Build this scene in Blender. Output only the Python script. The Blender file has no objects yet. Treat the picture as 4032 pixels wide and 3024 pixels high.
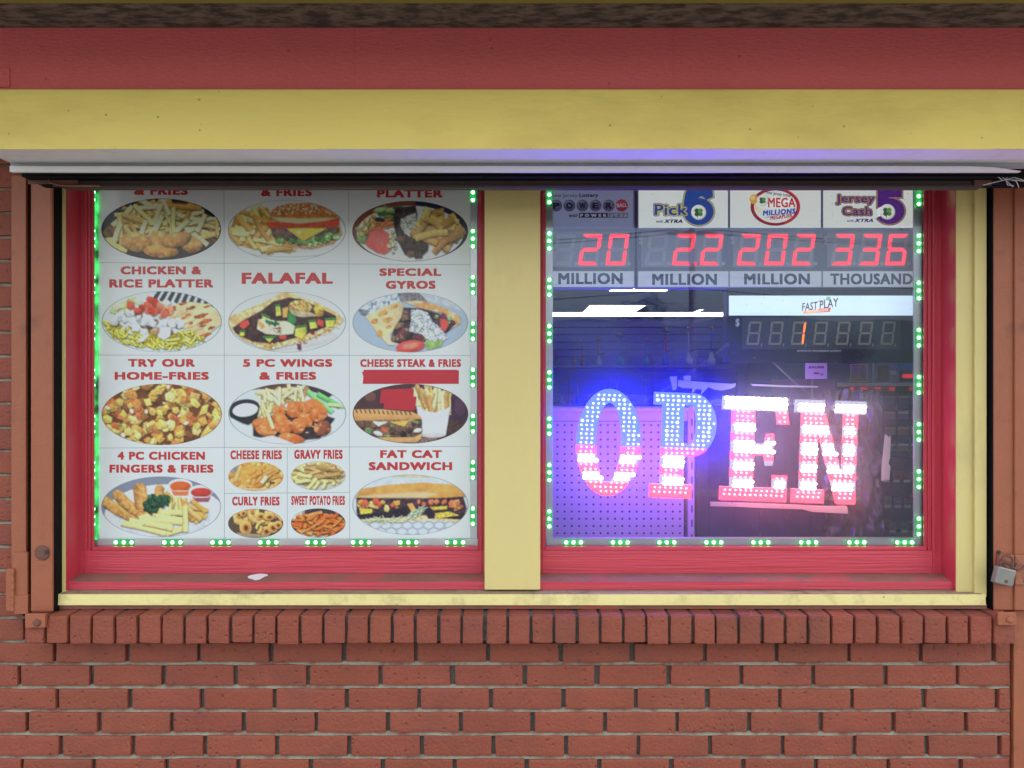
import bpy, bmesh, math, random
import numpy as np
from mathutils import Vector, Matrix, noise
R = math.radians
random.seed(7)
SC = bpy.context.scene
COL = SC.collection

# ---------------------------------------------------------------- camera, sky, sun, exposure
D, F, ZC = 2.176, 3046.0, 1.5            # distance to the brick face, focal length in photo pixels, eye height
cd = bpy.data.cameras.new('camera'); cam = bpy.data.objects.new('camera', cd); COL.objects.link(cam)
cam.location = (0, -D, ZC); cam.rotation_euler = (R(90), 0, 0)
cd.sensor_width = 36; cd.lens = 36 * F / 4032; cd.clip_start = .05; cd.clip_end = 1500
SC.camera = cam
W = bpy.data.worlds.new('World'); SC.world = W; W.use_nodes = True
wn = W.node_tree; bgn = wn.nodes['Background']
sky = wn.nodes.new('ShaderNodeTexSky'); sky.sky_type = 'NISHITA'; sky.sun_disc = False
sky.sun_elevation = R(32); sky.sun_rotation = R(60); sky.dust_density = 4; sky.air_density = 1.4
hs = wn.nodes.new('ShaderNodeHueSaturation'); hs.inputs['Saturation'].default_value = .42
wn.links.new(sky.outputs[0], hs.inputs['Color'])
wc = wn.nodes.new('ShaderNodeTexCoord'); wx = wn.nodes.new('ShaderNodeSeparateXYZ'); wr = wn.nodes.new('ShaderNodeMapRange'); wv = wn.nodes.new('ShaderNodeVectorMath'); wv.operation = 'SCALE'   # overcast: brighter overhead than at the horizon
wn.links.new(wc.outputs['Generated'], wx.inputs[0]); wn.links.new(wx.outputs[2], wr.inputs[0]); wr.inputs[1].default_value = 0; wr.inputs[2].default_value = .7; wr.inputs[3].default_value = .6; wr.inputs[4].default_value = 1.7
wn.links.new(hs.outputs[0], wv.inputs[0]); wn.links.new(wr.outputs[0], wv.inputs[3]); wn.links.new(wv.outputs[0], bgn.inputs[0])
bgn.inputs[1].default_value = .12
sd = bpy.data.lights.new('sun', 'SUN'); sd.energy = .8; sd.angle = R(14); sd.color = (1, .95, .88)
sun = bpy.data.objects.new('sun', sd); COL.objects.link(sun); sun.location = (6, 4, 9)
sun.rotation_euler = (R(58), 0, R(120))
SC.view_settings.view_transform = 'Standard'; SC.view_settings.look = 'None'
SC.view_settings.gamma = 1; EV = 2.45
SC.view_settings.exposure = EV
SC.cycles.max_bounces = 8; SC.cycles.transparent_max_bounces = 16
SC.cycles.caustics_reflective = False; SC.cycles.caustics_refractive = False
SC.cycles.sample_clamp_indirect = 6
SC.render.film_transparent = False
EX = 2.0 ** -EV                           # a lamp of value v*EX shows as v

# ---------------------------------------------------------------- helpers
def PX(px, y): return (px - 2016) / F * (D + y)
def PZ(py, y): return ZC + (1512 - py) / F * (D + y)
def lin(c):
    c = np.asarray(c, float) / 255.
    return np.where(c <= .04045, c / 12.92, ((c + .055) / 1.055) ** 2.4)

class NT:
    def __init__(s, name):
        s.m = bpy.data.materials.new(name); s.m.use_nodes = True
        s.t = s.m.node_tree; s.n = s.t.nodes; s.p = s.n['Principled BSDF']; s.out = s.n['Material Output']
    def new(s, k, **kw):
        n = s.n.new(k)
        for a, v in kw.items(): setattr(n, a, v)
        return n
    def link(s, a, b): s.t.links.new(a, b)

def mat(name, col, rough=.6, var=.12, vscale=6, bump=0, bscale=60, metal=0, spec=.5, dirt=None, dscale=3, dlo=.52, dhi=.7, damt=.8,
        stretch=(1, 1, 1), pits=0, pscale=90, fine=0, specks=0, spk=14, tint=False):
    t = NT(name); p = t.p
    tc = t.new('ShaderNodeTexCoord'); mp = t.new('ShaderNodeMapping'); t.link(tc.outputs['Object'], mp.inputs[0])
    mp.inputs['Scale'].default_value = stretch
    n1 = t.new('ShaderNodeTexNoise'); n1.inputs['Scale'].default_value = vscale; n1.inputs['Detail'].default_value = 6
    t.link(mp.outputs[0], n1.inputs['Vector'])
    mix = t.new('ShaderNodeMix', data_type='RGBA')
    c = np.array(col)
    mix.inputs[6].default_value = tuple(np.clip(c * (1 - var), 0, 1)) + (1,)
    mix.inputs[7].default_value = tuple(np.clip(c * (1 + var), 0, 1)) + (1,)
    t.link(n1.outputs[0], mix.inputs[0]); cout = mix.outputs[2]
    if fine:
        nf = t.new('ShaderNodeTexNoise'); nf.inputs['Scale'].default_value = 420; nf.inputs['Detail'].default_value = 3
        t.link(mp.outputs[0], nf.inputs['Vector'])
        mf = t.new('ShaderNodeMix', data_type='RGBA'); mf.blend_type = 'MULTIPLY'; mf.inputs[0].default_value = fine
        rf = t.new('ShaderNodeMapRange'); rf.inputs[1].default_value = .3; rf.inputs[2].default_value = .7; rf.inputs[3].default_value = .2; rf.inputs[4].default_value = 1.4
        t.link(nf.outputs[0], rf.inputs[0]); t.link(cout, mf.inputs[6]); t.link(rf.outputs[0], mf.inputs[7]); cout = mf.outputs[2]
    if dirt is not None:
        n2 = t.new('ShaderNodeTexNoise'); n2.inputs['Scale'].default_value = dscale; n2.inputs['Detail'].default_value = 9
        n2.inputs['Roughness'].default_value = .65
        t.link(mp.outputs[0], n2.inputs['Vector'])
        r = t.new('ShaderNodeMapRange'); r.inputs[1].default_value = dlo; r.inputs[2].default_value = dhi; r.inputs[4].default_value = damt
        t.link(n2.outputs[0], r.inputs[0])
        m2 = t.new('ShaderNodeMix', data_type='RGBA'); t.link(r.outputs[0], m2.inputs[0]); t.link(cout, m2.inputs[6])
        m2.inputs[7].default_value = tuple(dirt) + (1,); cout = m2.outputs[2]
    if specks:
        v2 = t.new('ShaderNodeTexVoronoi'); v2.inputs['Scale'].default_value = spk; t.link(tc.outputs['Object'], v2.inputs['Vector'])
        nw = t.new('ShaderNodeTexNoise'); nw.inputs['Scale'].default_value = 90; t.link(tc.outputs['Object'], nw.inputs['Vector'])
        aw = t.new('ShaderNodeMath', operation='MULTIPLY_ADD'); aw.inputs[1].default_value = .12; t.link(nw.outputs[0], aw.inputs[0]); t.link(v2.outputs['Distance'], aw.inputs[2])
        rs_ = t.new('ShaderNodeMapRange'); rs_.inputs[1].default_value = .10; rs_.inputs[2].default_value = .13; rs_.inputs[3].default_value = specks; rs_.inputs[4].default_value = 0; t.link(aw.outputs[0], rs_.inputs[0])
        ms = t.new('ShaderNodeMix', data_type='RGBA'); t.link(rs_.outputs[0], ms.inputs[0]); t.link(cout, ms.inputs[6]); ms.inputs[7].default_value = (.05, .035, .025, 1); cout = ms.outputs[2]
    if tint:
        va = t.new('ShaderNodeVertexColor', layer_name='ink'); mt = t.new('ShaderNodeMix', data_type='RGBA'); mt.blend_type = 'MULTIPLY'; mt.inputs[0].default_value = 1
        t.link(cout, mt.inputs[6]); t.link(va.outputs[0], mt.inputs[7]); cout = mt.outputs[2]
    t.link(cout, p.inputs['Base Color'])
    p.inputs['Roughness'].default_value = rough; p.inputs['Metallic'].default_value = metal
    p.inputs['Specular IOR Level'].default_value = spec
    h = None
    if bump:
        n3 = t.new('ShaderNodeTexNoise'); n3.inputs['Scale'].default_value = bscale; n3.inputs['Detail'].default_value = 5
        t.link(mp.outputs[0], n3.inputs['Vector']); h = n3.outputs[0]
        if pits:
            v = t.new('ShaderNodeTexVoronoi'); v.inputs['Scale'].default_value = pscale
            t.link(mp.outputs[0], v.inputs['Vector'])
            r = t.new('ShaderNodeMapRange'); r.inputs[1].default_value = .0; r.inputs[2].default_value = .32
            t.link(v.outputs['Distance'], r.inputs[0])
            # only some cells hold a pit
            sp = t.new('ShaderNodeSeparateColor'); t.link(v.outputs['Color'], sp.inputs[0])
            g = t.new('ShaderNodeMath', operation='GREATER_THAN'); g.inputs[1].default_value = .7; t.link(sp.outputs[0], g.inputs[0])
            iv = t.new('ShaderNodeMath', operation='SUBTRACT'); iv.inputs[0].default_value = 1; t.link(r.outputs[0], iv.inputs[1])
            mu = t.new('ShaderNodeMath', operation='MULTIPLY'); t.link(iv.outputs[0], mu.inputs[0]); t.link(g.outputs[0], mu.inputs[1])
            ma = t.new('ShaderNodeMath', operation='MULTIPLY_ADD'); ma.inputs[1].default_value = -pits; t.link(mu.outputs[0], ma.inputs[0]); t.link(h, ma.inputs[2]); h = ma.outputs[0]
        b = t.new('ShaderNodeBump'); b.inputs['Strength'].default_value = bump; b.inputs['Distance'].default_value = .004
        t.link(h, b.inputs['Height']); t.link(b.outputs[0], p.inputs['Normal'])
    return t.m

def emat(name, col, strength, base=(.02, .02, .02), rough=.4):
    t = NT(name); p = t.p
    p.inputs['Base Color'].default_value = tuple(base) + (1,); p.inputs['Roughness'].default_value = rough
    p.inputs['Emission Color'].default_value = tuple(col) + (1,); p.inputs['Emission Strength'].default_value = strength
    return t.m

def inkmat(name, emit=0, rough=.5, spec=.3):
    t = NT(name); a = t.new('ShaderNodeVertexColor', layer_name='ink')
    t.link(a.outputs[0], t.p.inputs['Base Color']); t.p.inputs['Roughness'].default_value = rough
    t.p.inputs['Specular IOR Level'].default_value = spec
    if emit:
        t.link(a.outputs[0], t.p.inputs['Emission Color']); t.p.inputs['Emission Strength'].default_value = emit
    return t.m

def tag(o, label=None, cat=None, group=None, kind=None):
    if label: o['label'] = label
    if cat: o['category'] = cat
    if group: o['group'] = group
    if kind: o['kind'] = kind
    return o
def thing(name, label, cat, loc=(0, 0, 0), group=None, rot=None):
    o = bpy.data.objects.new(name, None); COL.objects.link(o); o.location = loc; o.empty_display_size = .05
    if rot: o.rotation_euler = rot
    return tag(o, label, cat, group)
def wloc(o):
    v = Vector((0, 0, 0))
    while o is not None: v += o.location; o = o.parent
    return v
def link(name, me, parent=None, loc=(0, 0, 0)):
    o = bpy.data.objects.new(name, me); COL.objects.link(o); o.location = loc
    if parent: o.parent = parent
    return o

class MB:
    """collects faces; build() links them as one mesh object (world coordinates, made relative to the parent)"""
    def __init__(s): s.v = []; s.f = []; s.mi = []; s.c = []; s.i = 0; s.col = None
    def add(s, vs, fs, i=None):
        b = len(s.v); s.v += [tuple(v) for v in vs]
        for f in fs: s.f.append(tuple(k + b for k in f)); s.mi.append(s.i if i is None else i); s.c.append(s.col)
        return s
    def box(s, x0, x1, y0, y1, z0, z1, b=0, i=None, rot=None):
        x0, x1 = min(x0, x1), max(x0, x1); y0, y1 = min(y0, y1), max(y0, y1); z0, z1 = min(z0, z1), max(z0, z1)
        if b:
            bm = bmesh.new(); bmesh.ops.create_cube(bm, size=1)
            for v in bm.verts:
                v.co = Vector((x0 + (v.co.x + .5) * (x1 - x0), y0 + (v.co.y + .5) * (y1 - y0), z0 + (v.co.z + .5) * (z1 - z0)))
            bmesh.ops.bevel(bm, geom=bm.edges[:], offset=b, segments=2, affect='EDGES', profile=.5)
            bm.verts.index_update()
            vs = [v.co.copy() for v in bm.verts]; fs = [[v.index for v in f.verts] for f in bm.faces]; bm.free()
        else:
            vs = [Vector((x, y, z)) for x in (x0, x1) for y in (y0, y1) for z in (z0, z1)]
            fs = [(0, 1, 3, 2), (4, 6, 7, 5), (0, 4, 5, 1), (2, 3, 7, 6), (0, 2, 6, 4), (1, 5, 7, 3)]
        if rot:
            c = Vector(((x0 + x1) / 2, (y0 + y1) / 2, (z0 + z1) / 2)); vs = [c + rot @ (v - c) for v in vs]
        return s.add(vs, fs, i)
    def pbox(s, px0, px1, py0, py1, y0, y1, b=0, i=None):
        """box whose front face (at y0) covers the given photo pixels"""
        return s.box(PX(px0, y0), PX(px1, y0), y0, y1, PZ(py1, y0), PZ(py0, y0), b, i)
    def prism(s, pts, y0, y1, i=None):
        """2-D outline (x, z), counter-clockwise seen from the front, extruded from y0 to y1"""
        n = len(pts); vs = [(x, y0, z) for x, z in pts] + [(x, y1, z) for x, z in pts]
        fs = [tuple(range(n)), tuple(range(2 * n - 1, n - 1, -1))] + [(k, k + n, (k + 1) % n + n, (k + 1) % n) for k in range(n)]
        return s.add(vs, fs, i)
    def xprism(s, prof, x0, x1, i=None):
        """profile (y, z) extruded along x"""
        n = len(prof); vs = [(x0, y, z) for y, z in prof] + [(x1, y, z) for y, z in prof]
        fs = [tuple(range(n)), tuple(range(2 * n - 1, n - 1, -1))] + [(k, k + n, (k + 1) % n + n, (k + 1) % n) for k in range(n)]
        return s.add(vs, fs, i)
    def poly(s, pts, y, i=None): return s.add([(x, y, z) for x, z in pts], [tuple(range(len(pts)))], i)
    def tube(s, pts, r, n=8, i=None, cap=True):
        pts = [Vector(p) for p in pts]; vs = []; fs = []
        rr = r if isinstance(r, (list, tuple)) else [r] * len(pts)
        for k, p in enumerate(pts):
            d = (pts[min(k + 1, len(pts) - 1)] - pts[max(k - 1, 0)]).normalized()
            a = d.cross(Vector((0, 0, 1)) if abs(d.z) < .9 else Vector((1, 0, 0))).normalized(); b2 = d.cross(a)
            for j in range(n):
                t = 2 * math.pi * j / n; vs.append(p + (a * math.cos(t) + b2 * math.sin(t)) * rr[k])
        for k in range(len(pts) - 1):
            for j in range(n): fs.append((k * n + j, k * n + (j + 1) % n, (k + 1) * n + (j + 1) % n, (k + 1) * n + j))
        if cap: fs += [tuple(range(n))[::-1], tuple(range((len(pts) - 1) * n, len(pts) * n))]
        return s.add(vs, fs, i)
    def lathe(s, prof, c=(0, 0, 0), n=16, i=None, axis='z'):
        vs = []; fs = []
        for r, h in prof:
            for j in range(n):
                t = 2 * math.pi * j / n
                if axis == 'z': vs.append((c[0] + r * math.cos(t), c[1] + r * math.sin(t), c[2] + h))
                else: vs.append((c[0] + r * math.cos(t), c[1] - h, c[2] + r * math.sin(t)))
        for k in range(len(prof) - 1):
            for j in range(n): fs.append((k * n + j, k * n + (j + 1) % n, (k + 1) * n + (j + 1) % n, (k + 1) * n + j))
        fs += [tuple(range(n))[::-1], tuple(range((len(prof) - 1) * n, len(prof) * n))]
        return s.add(vs, fs, i)
    def build(s, name, mats, parent=None, smooth=False, local=False):
        me = bpy.data.meshes.new(name)
        o = Vector((0, 0, 0)) if (local or parent is None) else wloc(parent)
        me.from_pydata([(v[0] - o.x, v[1] - o.y, v[2] - o.z) for v in s.v], [], s.f)
        for m in (mats if isinstance(mats, (list, tuple)) else [mats]): me.materials.append(m)
        me.polygons.foreach_set('material_index', s.mi)
        if smooth: me.polygons.foreach_set('use_smooth', [True] * len(s.f))
        if any(c is not None for c in s.c):
            at = me.color_attributes.new('ink', 'FLOAT_COLOR', 'CORNER')
            arr = []
            for f, c in zip(s.f, s.c):
                c = (1, 1, 1) if c is None else c
                for _ in f: arr += [c[0], c[1], c[2], 1]
            at.data.foreach_set('color', arr)
        me.update()
        return link(name, me, parent)

_tc = {}
def glyphs(body, bold=.0, shear=0.):
    """flat text as (verts, faces) in its own 2-D box, smeared a little for extra weight"""
    k = (body, bold, shear)
    if k in _tc: return _tc[k]
    cu = bpy.data.curves.new('txt', 'FONT'); cu.body = body; cu.size = 1; cu.resolution_u = 3; cu.shear = shear
    cu.space_character = 1 + bold * 2.6
    o = bpy.data.objects.new('txt', cu); COL.objects.link(o)
    dg = bpy.context.evaluated_depsgraph_get(); dg.update()
    me = bpy.data.meshes.new_from_object(o.evaluated_get(dg))
    vs = [(v.co.x, v.co.y) for v in me.vertices]; fs = [tuple(p.vertices) for p in me.polygons]
    bpy.data.objects.remove(o); bpy.data.curves.remove(cu); bpy.data.meshes.remove(me)
    xs = [v[0] for v in vs]; ys = [v[1] for v in vs]
    e = bold; q = e * .8
    lay = [(0, 0)] if e <= 0 else [(-e, q), (e, q), (e, -q), (-e, -q), (-e, 0), (e, 0), (0, q), (0, -q)]
    _tc[k] = (vs, fs, (min(xs) - e, max(xs) + e, min(ys) - e, max(ys) + e), lay)
    return _tc[k]
def put_text(mb, body, px0, px1, py0, py1, y, bold=.03, shear=0., ang=0., i=None, col=None):
    """text fitted to the pixel box px0..px1, py0 (top)..py1 (bottom) on the plane y"""
    vs, fs, (a, b, c, d), lay = glyphs(body, bold, shear)
    if col is not None: mb.col = col
    cx, cy = (px0 + px1) / 2, (py0 + py1) / 2; ca, sa = math.cos(ang), math.sin(ang)
    for q, (ox, oy) in enumerate(lay):
        out = []; yy = y - q * 8e-6
        for vx, vy in vs:
            x = px0 + (vx + ox - a) / (b - a) * (px1 - px0) - cx; z = py1 - (vy + oy - c) / (d - c) * (py1 - py0) - cy
            x, z = cx + x * ca + z * sa, cy - x * sa + z * ca
            out.append((PX(x, y), yy, PZ(z, y)))
        mb.add(out, fs, i)
def pts_px(pts, y): return [(PX(a, y), PZ(b, y)) for a, b in pts]
def ell_px(cx, cy, rx, ry, n=40, a0=0, a1=2 * math.pi):
    return [(cx + rx * math.cos(a0 + (a1 - a0) * k / n), cy - ry * math.sin(a0 + (a1 - a0) * k / n)) for k in range(n if abs(a1 - a0) > 6.28 else n + 1)]
def ring_px(mb, cx, cy, rx, ry, rx2, ry2, y, n=40, a0=0, a1=2 * math.pi, i=None):
    v = []
    for k in range(n + 1):
        t = a0 + (a1 - a0) * k / n
        v += [(PX(cx + rx * math.cos(t), y), y, PZ(cy - ry * math.sin(t), y)), (PX(cx + rx2 * math.cos(t), y), y, PZ(cy - ry2 * math.sin(t), y))]
    mb.add(v, [(2 * k, 2 * k + 2, 2 * k + 3, 2 * k + 1) for k in range(n)], i)

# ---------------------------------------------------------------- materials of the shopfront
M = {}
M['brick'] = mat('painted_brick', (.24, .054, .027), .72, .2, 5, .8, 110, pits=1.2, pscale=58, dirt=(.15, .04, .028), dscale=7, dlo=.5, dhi=.72, damt=.65, fine=.25, tint=True)
M['mortar'] = mat('mortar', (.25, .225, .165), .95, .35, 30, 1, 160, dirt=(.16, .06, .04), dscale=12, dlo=.46, dhi=.62, damt=.85)
M['orange'] = mat('orange_painted_steel', (.31, .092, .040), .5, .12, 14, .25, 160, dirt=(.14, .045, .025), dscale=11, dlo=.56, dhi=.72, damt=.7, fine=.15)
M['yellow'] = mat('yellow_paint', (.68, .52, .115), .6, .10, 2.2, .5, 60, dirt=(.36, .25, .055), dscale=3, dlo=.5, dhi=.75, damt=.5, stretch=(.6, 1, 1.6), specks=.5, spk=19)
M['cream'] = mat('pale_yellow_paint', (.60, .48, .185), .55, .06, 5, .25, 60, dirt=(.3, .22, .10), dscale=5, dlo=.55, dhi=.75, damt=.45, stretch=(1, 1, .5))
M['sillpaint'] = mat('pale_sill_paint', (.70, .60, .24), .55, .10, 9, .4, 60, dirt=(.33, .25, .11), dscale=14, dlo=.52, dhi=.72, damt=.6, specks=.5, spk=16)
M['dust'] = mat('dusty_sill_top', (.30, .21, .12), .9, .25, 20, .4, 120, dirt=(.1, .07, .05), dscale=15)
M['redwall'] = mat('red_stucco', (.62, .115, .108), .75, .14, 2.5, .45, 150, dirt=(.42, .08, .068), dscale=3.5, dlo=.55, dhi=.8, damt=.5, stretch=(.5, 1, 1.3), fine=.15, specks=.4, spk=16)
M['red'] = mat('red_sash_paint', (.50, .044, .066), .42, .14, 8, .7, 40, stretch=(.12, 1, 4), dirt=(.3, .04, .05), dscale=5, dlo=.5, dhi=.7, damt=.5)
M['redv'] = mat('red_stile_paint', (.46, .040, .060), .42, .12, 8, .5, 40, stretch=(4, 1, .12))
M['rdust'] = mat('dusty_red_ledge', (.24, .10, .075), .9, .3, 14, .4, 120, dirt=(.42, .07, .07), dscale=6, dlo=.55, dhi=.62, damt=.7)
M['white'] = mat('white_trim', (.72, .72, .70), .5, .06, 8, .1, 60, dirt=(.3, .3, .3), dscale=9, dlo=.6, dhi=.8, damt=.5)
M['grey'] = mat('grey_trim', (.36, .38, .38), .5, .08, 8)
M['dark'] = mat('dark_shutter_steel', (.004, .0035, .004), .8, .3, 14, .2, 60, spec=.15)
M['rust'] = mat('rusty_steel', (.13, .055, .035), .8, .35, 24, .4, 120)
M['stuccodark'] = mat('brown_porch_ceiling', (.15, .115, .08), .95, .35, 16, .9, 40, dirt=(.03, .02, .015), dscale=42, dlo=.42, dhi=.58, damt=.9, stretch=(.45, 1, 1))
M['alu'] = mat('aluminium_channel', (.55, .55, .56), .38, .08, 12, .1, 60, metal=.55)
M['concrete'] = mat('concrete', (.24, .23, .21), .9, .15, 3, .4, 90, dirt=(.14, .13, .12), dscale=1.5)
M['asphalt'] = mat('asphalt', (.09, .09, .088), .9, .25, 2, .6, 140)
M['steel'] = mat('worn_silver_metal', (.24, .235, .215), .5, .12, 30, .15, 120, metal=.7, dirt=(.3, .26, .2), dscale=30)
M['black'] = mat('black_plastic', (.018, .018, .020), .45, .2, 12)
M['paper'] = mat('white_paper', (.72, .72, .70), .7, .04, 10)
M['string'] = mat('white_string', (.6, .6, .6), .8)

# ---------------------------------------------------------------- the ground and the pavement
g = MB(); g.box(-90, 90, -140, 8, -.35, -.13); tag(g.build('ground', M['asphalt']), kind='structure')
g = MB(); g.box(-8, 8, -2.6, .3, -.129, 0, .012); tag(g.build('pavement', M['concrete']), kind='structure')

# ---------------------------------------------------------------- brick wall
def brick(mb, x0, x1, y0, y1, z0, z1, nx, nz, r=.003, amp=.0012, seed=0, ny=2):
    ax = [x0 + (x1 - x0) * t for t in ([0, .018] + [k / nx for k in range(1, nx)] + [.982, 1])]
    az = [z0 + (z1 - z0) * t for t in ([0, .06] + [k / nz for k in range(1, nz)] + [.94, 1])]
    ay = [y0, y0 + .004] + [y0 + (y1 - y0) * k / ny for k in range(1, ny + 1)]
    off = Vector((seed * 3.17, seed * 1.31, seed * 7.7)); k = .95 + .12 * ((seed * 17.3) % 1); mb.col = (k, k * (.95 + .1 * ((seed * 5.7) % 1)), k * (.94 + .12 * ((seed * 9.1) % 1)))
    def q(p):
        c = Vector((min(max(p[0], x0 + r), x1 - r), max(p[1], y0 + r), min(max(p[2], z0 + r), z1 - r)))
        d = Vector(p) - c
        if d.length > 1e-9: c = c + d.normalized() * r
        n = noise.noise_vector(c * 38 + off) * amp + noise.noise_vector(c * 9 + off) * amp * 1.3
        return c + Vector((n.x, n.y, n.z))
    def grid(A, B, f, flip):
        n = len(B); vs = [q(f(a, b)) for a in A for b in B]
        fs = [(i * n + j, (i + 1) * n + j, (i + 1) * n + j + 1, i * n + j + 1) for i in range(len(A) - 1) for j in range(n - 1)]
        mb.add(vs, [x[::-1] for x in fs] if flip else fs)
    grid(ax, az, lambda a, b: (a, y0, b), False)
    grid(ax, ay, lambda a, b: (a, b, z1), False)
    grid(ax, ay, lambda a, b: (a, b, z0), True)
    grid(az, ay, lambda a, b: (x0, b, a), False)
    grid(az, ay, lambda a, b: (x1, b, a), True)

wall = thing('brick_wall', 'orange red painted brick wall with grey mortar below the two windows', 'brick wall', (0, 0, 0))
rng = random.Random(3)
B = MB(); MO = MB()
joints = [2614 + 92.3 * k for k in range(-1, 11)]
joints[0] = 2527
JH = 11.5
xL, xR = -560, 3978
starts = [218, 77, 226, 108, 234, 89]
for k in range(len(joints)):
    zt = PZ(joints[k - 1] + JH / 2, 0) if k else None
    if k == 0: continue
    zb = PZ(joints[k] - JH / 2, 0)
    x = starts[(k - 1) % 6] - 284.4 * 4 + (rng.uniform(-5, 5))
    while x < xR:
        a = x + 7.8 + rng.uniform(-2, 2); b = x + 284.4 - 7.8 + rng.uniform(-2, 2)
        b = min(b, xR)
        a = max(a, -970)
        if b - a > 25:
            e = rng.uniform(-.0016, .0012)
            brick(B, PX(a, 0), PX(b, 0), e, .05, zb + rng.uniform(-.0008, .0008), zt + rng.uniform(-.0008, .0008), max(3, int(12 * (b - a) / 284)), 5, seed=rng.random() * 50)
        x += 284.4
    z0 = PZ(joints[k] + JH / 2 + 1.5, 0); z1 = PZ(joints[k] - JH / 2 - 1.5, 0)   # bed joint, struck a little back at its top
    MO.xprism([(.0035, z0), (.0085, z1), (.05, z1), (.05, z0)][::-1], PX(-966, 0), PX(xR + 2, 0))
# left pier beside the window
pj = [2527 - 93.8 * k for k in range(0, 22)]
for k in range(21):
    zb = PZ(pj[k] - JH / 2, 0); zt = PZ(pj[k + 1] + JH / 2, 0)
    for a, b in (((-970, -811), (-794, -528), (-510, -242), (-225, 92)) if k % 2 else ((-970, -670), (-653, -387), (-370, -102), (-85, 92))):
        brick(B, PX(a, 0), PX(b, 0), rng.uniform(-.001, .001), .05, zb, zt, 8, 5, seed=rng.random() * 50)
    z0 = PZ(pj[k] + JH / 2 + 1.5, 0); z1 = PZ(pj[k] - JH / 2 - 1.5, 0)
    MO.xprism([(.0035, z0), (.0085, z1), (.05, z1), (.05, z0)][::-1], PX(-966, 0), PX(92, 0))
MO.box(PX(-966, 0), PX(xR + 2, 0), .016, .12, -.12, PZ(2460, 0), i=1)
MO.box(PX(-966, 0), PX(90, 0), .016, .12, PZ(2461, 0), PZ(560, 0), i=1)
B.build('brickwork', M['brick'], wall, smooth=True)
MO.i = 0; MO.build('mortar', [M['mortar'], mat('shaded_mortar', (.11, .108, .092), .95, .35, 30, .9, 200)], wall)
# rowlock ledge of bricks on edge
led = MB(); lm = MB(); YF = -.07
jx = [92] + [178 + 91.07 * k for k in range(42)] + [4000]
for k in range(len(jx) - 1):
    a, b = jx[k] + 5.6 + rng.uniform(-1.8, 1.6), jx[k + 1] - 5.6 + rng.uniform(-1.2, 1.2)
    if k == 0: a += 3
    zt = PZ(2425 + rng.uniform(-3, 3), YF); zb = PZ(2535 + rng.uniform(-3, 2), YF)
    brick(led, PX(a, YF), PX(b, YF), YF + rng.uniform(-.0015, .002), .06, zb, zt, 4, 6, r=.0028, amp=.0013, seed=rng.random() * 60, ny=4)
lm.box(PX(108, YF), PX(3992, YF), YF + .017, .05, PZ(2531, YF), PZ(2432, YF))
led.build('brick_ledge', M['brick'], wall, smooth=True)
lm.build('ledge_mortar', mat('dark_joint', (.10, .095, .085), .95, .4, 40, .8, 200), wall)
# dark joints under the ledge and the house wall round the opening
hw = MB()
hw.box(-6, PX(40, .1), .125, .26, -.12, 2.36); hw.box(PX(4000, .1), 6, .125, .26, -.12, 2.36)
hw.box(PX(40, .1), PX(4000, .1), .125, .26, -.12, .87)
hw.box(PX(40, .1), PX(4000, .1), .13, .26, 2.11, 2.36)
hw.box(-6, PX(-975, 0), .03, .124, -.12, 2.36)
hw.box(PX(4160, 0), 6, .03, .124, -.12, 2.36)
tag(hw.build('house_wall', M['redwall']), 'plain red stuccoed house wall round the window opening behind the brick', 'wall', kind='structure')

# ---------------------------------------------------------------- porch roof over the pavement
po = thing('porch_roof', 'deep flat porch roof with brown stippled underside over the shopfront', 'porch roof', (0, -.5, 2.3486))
p = MB(); p.box(-5.5, 5.5, -.72, -.336, 2.3486, 2.5); p.box(-5.5, 5.5, -.336, .3, 2.368, 2.5); p.build('ceiling', M['stuccodark'], po)
p = MB(); p.box(-5.5, 5.5, -.50, -.475, 2.336, 2.3483, .003); p.build('bead', mat('olive_paint', (.20, .18, .03), .6), po)
p = MB(); p.box(-5.5, 5.5, -.745, -.721, 2.335, 2.53, .003); p.build('fascia', M['white'], po)

# ---------------------------------------------------------------- shutter box: red band, yellow band, white soffit
YB = -.355; ZS = PZ(587, YB)
sb = thing('shutter_box', 'long boxed shutter housing with red upper band and yellow lower band', 'shutter box', (0, -.2, ZS))
x0 = PX(-84, YB); x1 = 3.2
p = MB(); p.box(x0, x1, -.335, .11, PZ(352, YB) + .0005, 2.3482); p.build('red_band', M['redwall'], sb)
p = MB(); n = 120
for k in range(n):                                       # hand-painted board with a slightly wavy top edge
    a = x0 + (x1 - x0) * k / n; b = x0 + (x1 - x0) * (k + 1) / n
    za, zb = [PZ(358, YB) + .0028 * noise.noise(Vector((t * 2.3, 0, 0))) + .0010 * noise.noise(Vector((t * 17, 3, 0))) for t in (a, b)]
    c, d = [ZS + .0012 * noise.noise(Vector((t * 9, 7, 0))) for t in (a, b)]
    p.add([(a, YB, c), (b, YB, d), (b, YB, zb), (a, YB, za), (b, YB + .019, zb + .002), (a, YB + .019, za + .002)], [(0, 1, 2, 3), (3, 2, 4, 5)])
p.box(x0, x1, YB + .001, -.3, ZS + .0035, PZ(352, YB)); p.build('yellow_band', M['yellow'], sb)
p = MB(); p.box(x0 + .001, x1, YB + .0012, -.24, ZS, ZS + .0034); p.build('soffit', M['white'], sb)
p = MB(); p.box(x0 - .3, PX(40, -.335), -.3375, -.3352, PZ(345, -.335), PZ(268, -.335)); p.build('patch', M['redwall'], sb)
for q in (1393, 2652):
    p = MB(); p.box(PX(q, -.336) - .0007, PX(q, -.336) + .0007, -.3362, -.3348, PZ(352, -.336), 2.348); p.build('seam', M['redwall'], sb)
YT = -.242; xa = PX(41, YT)
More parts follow.
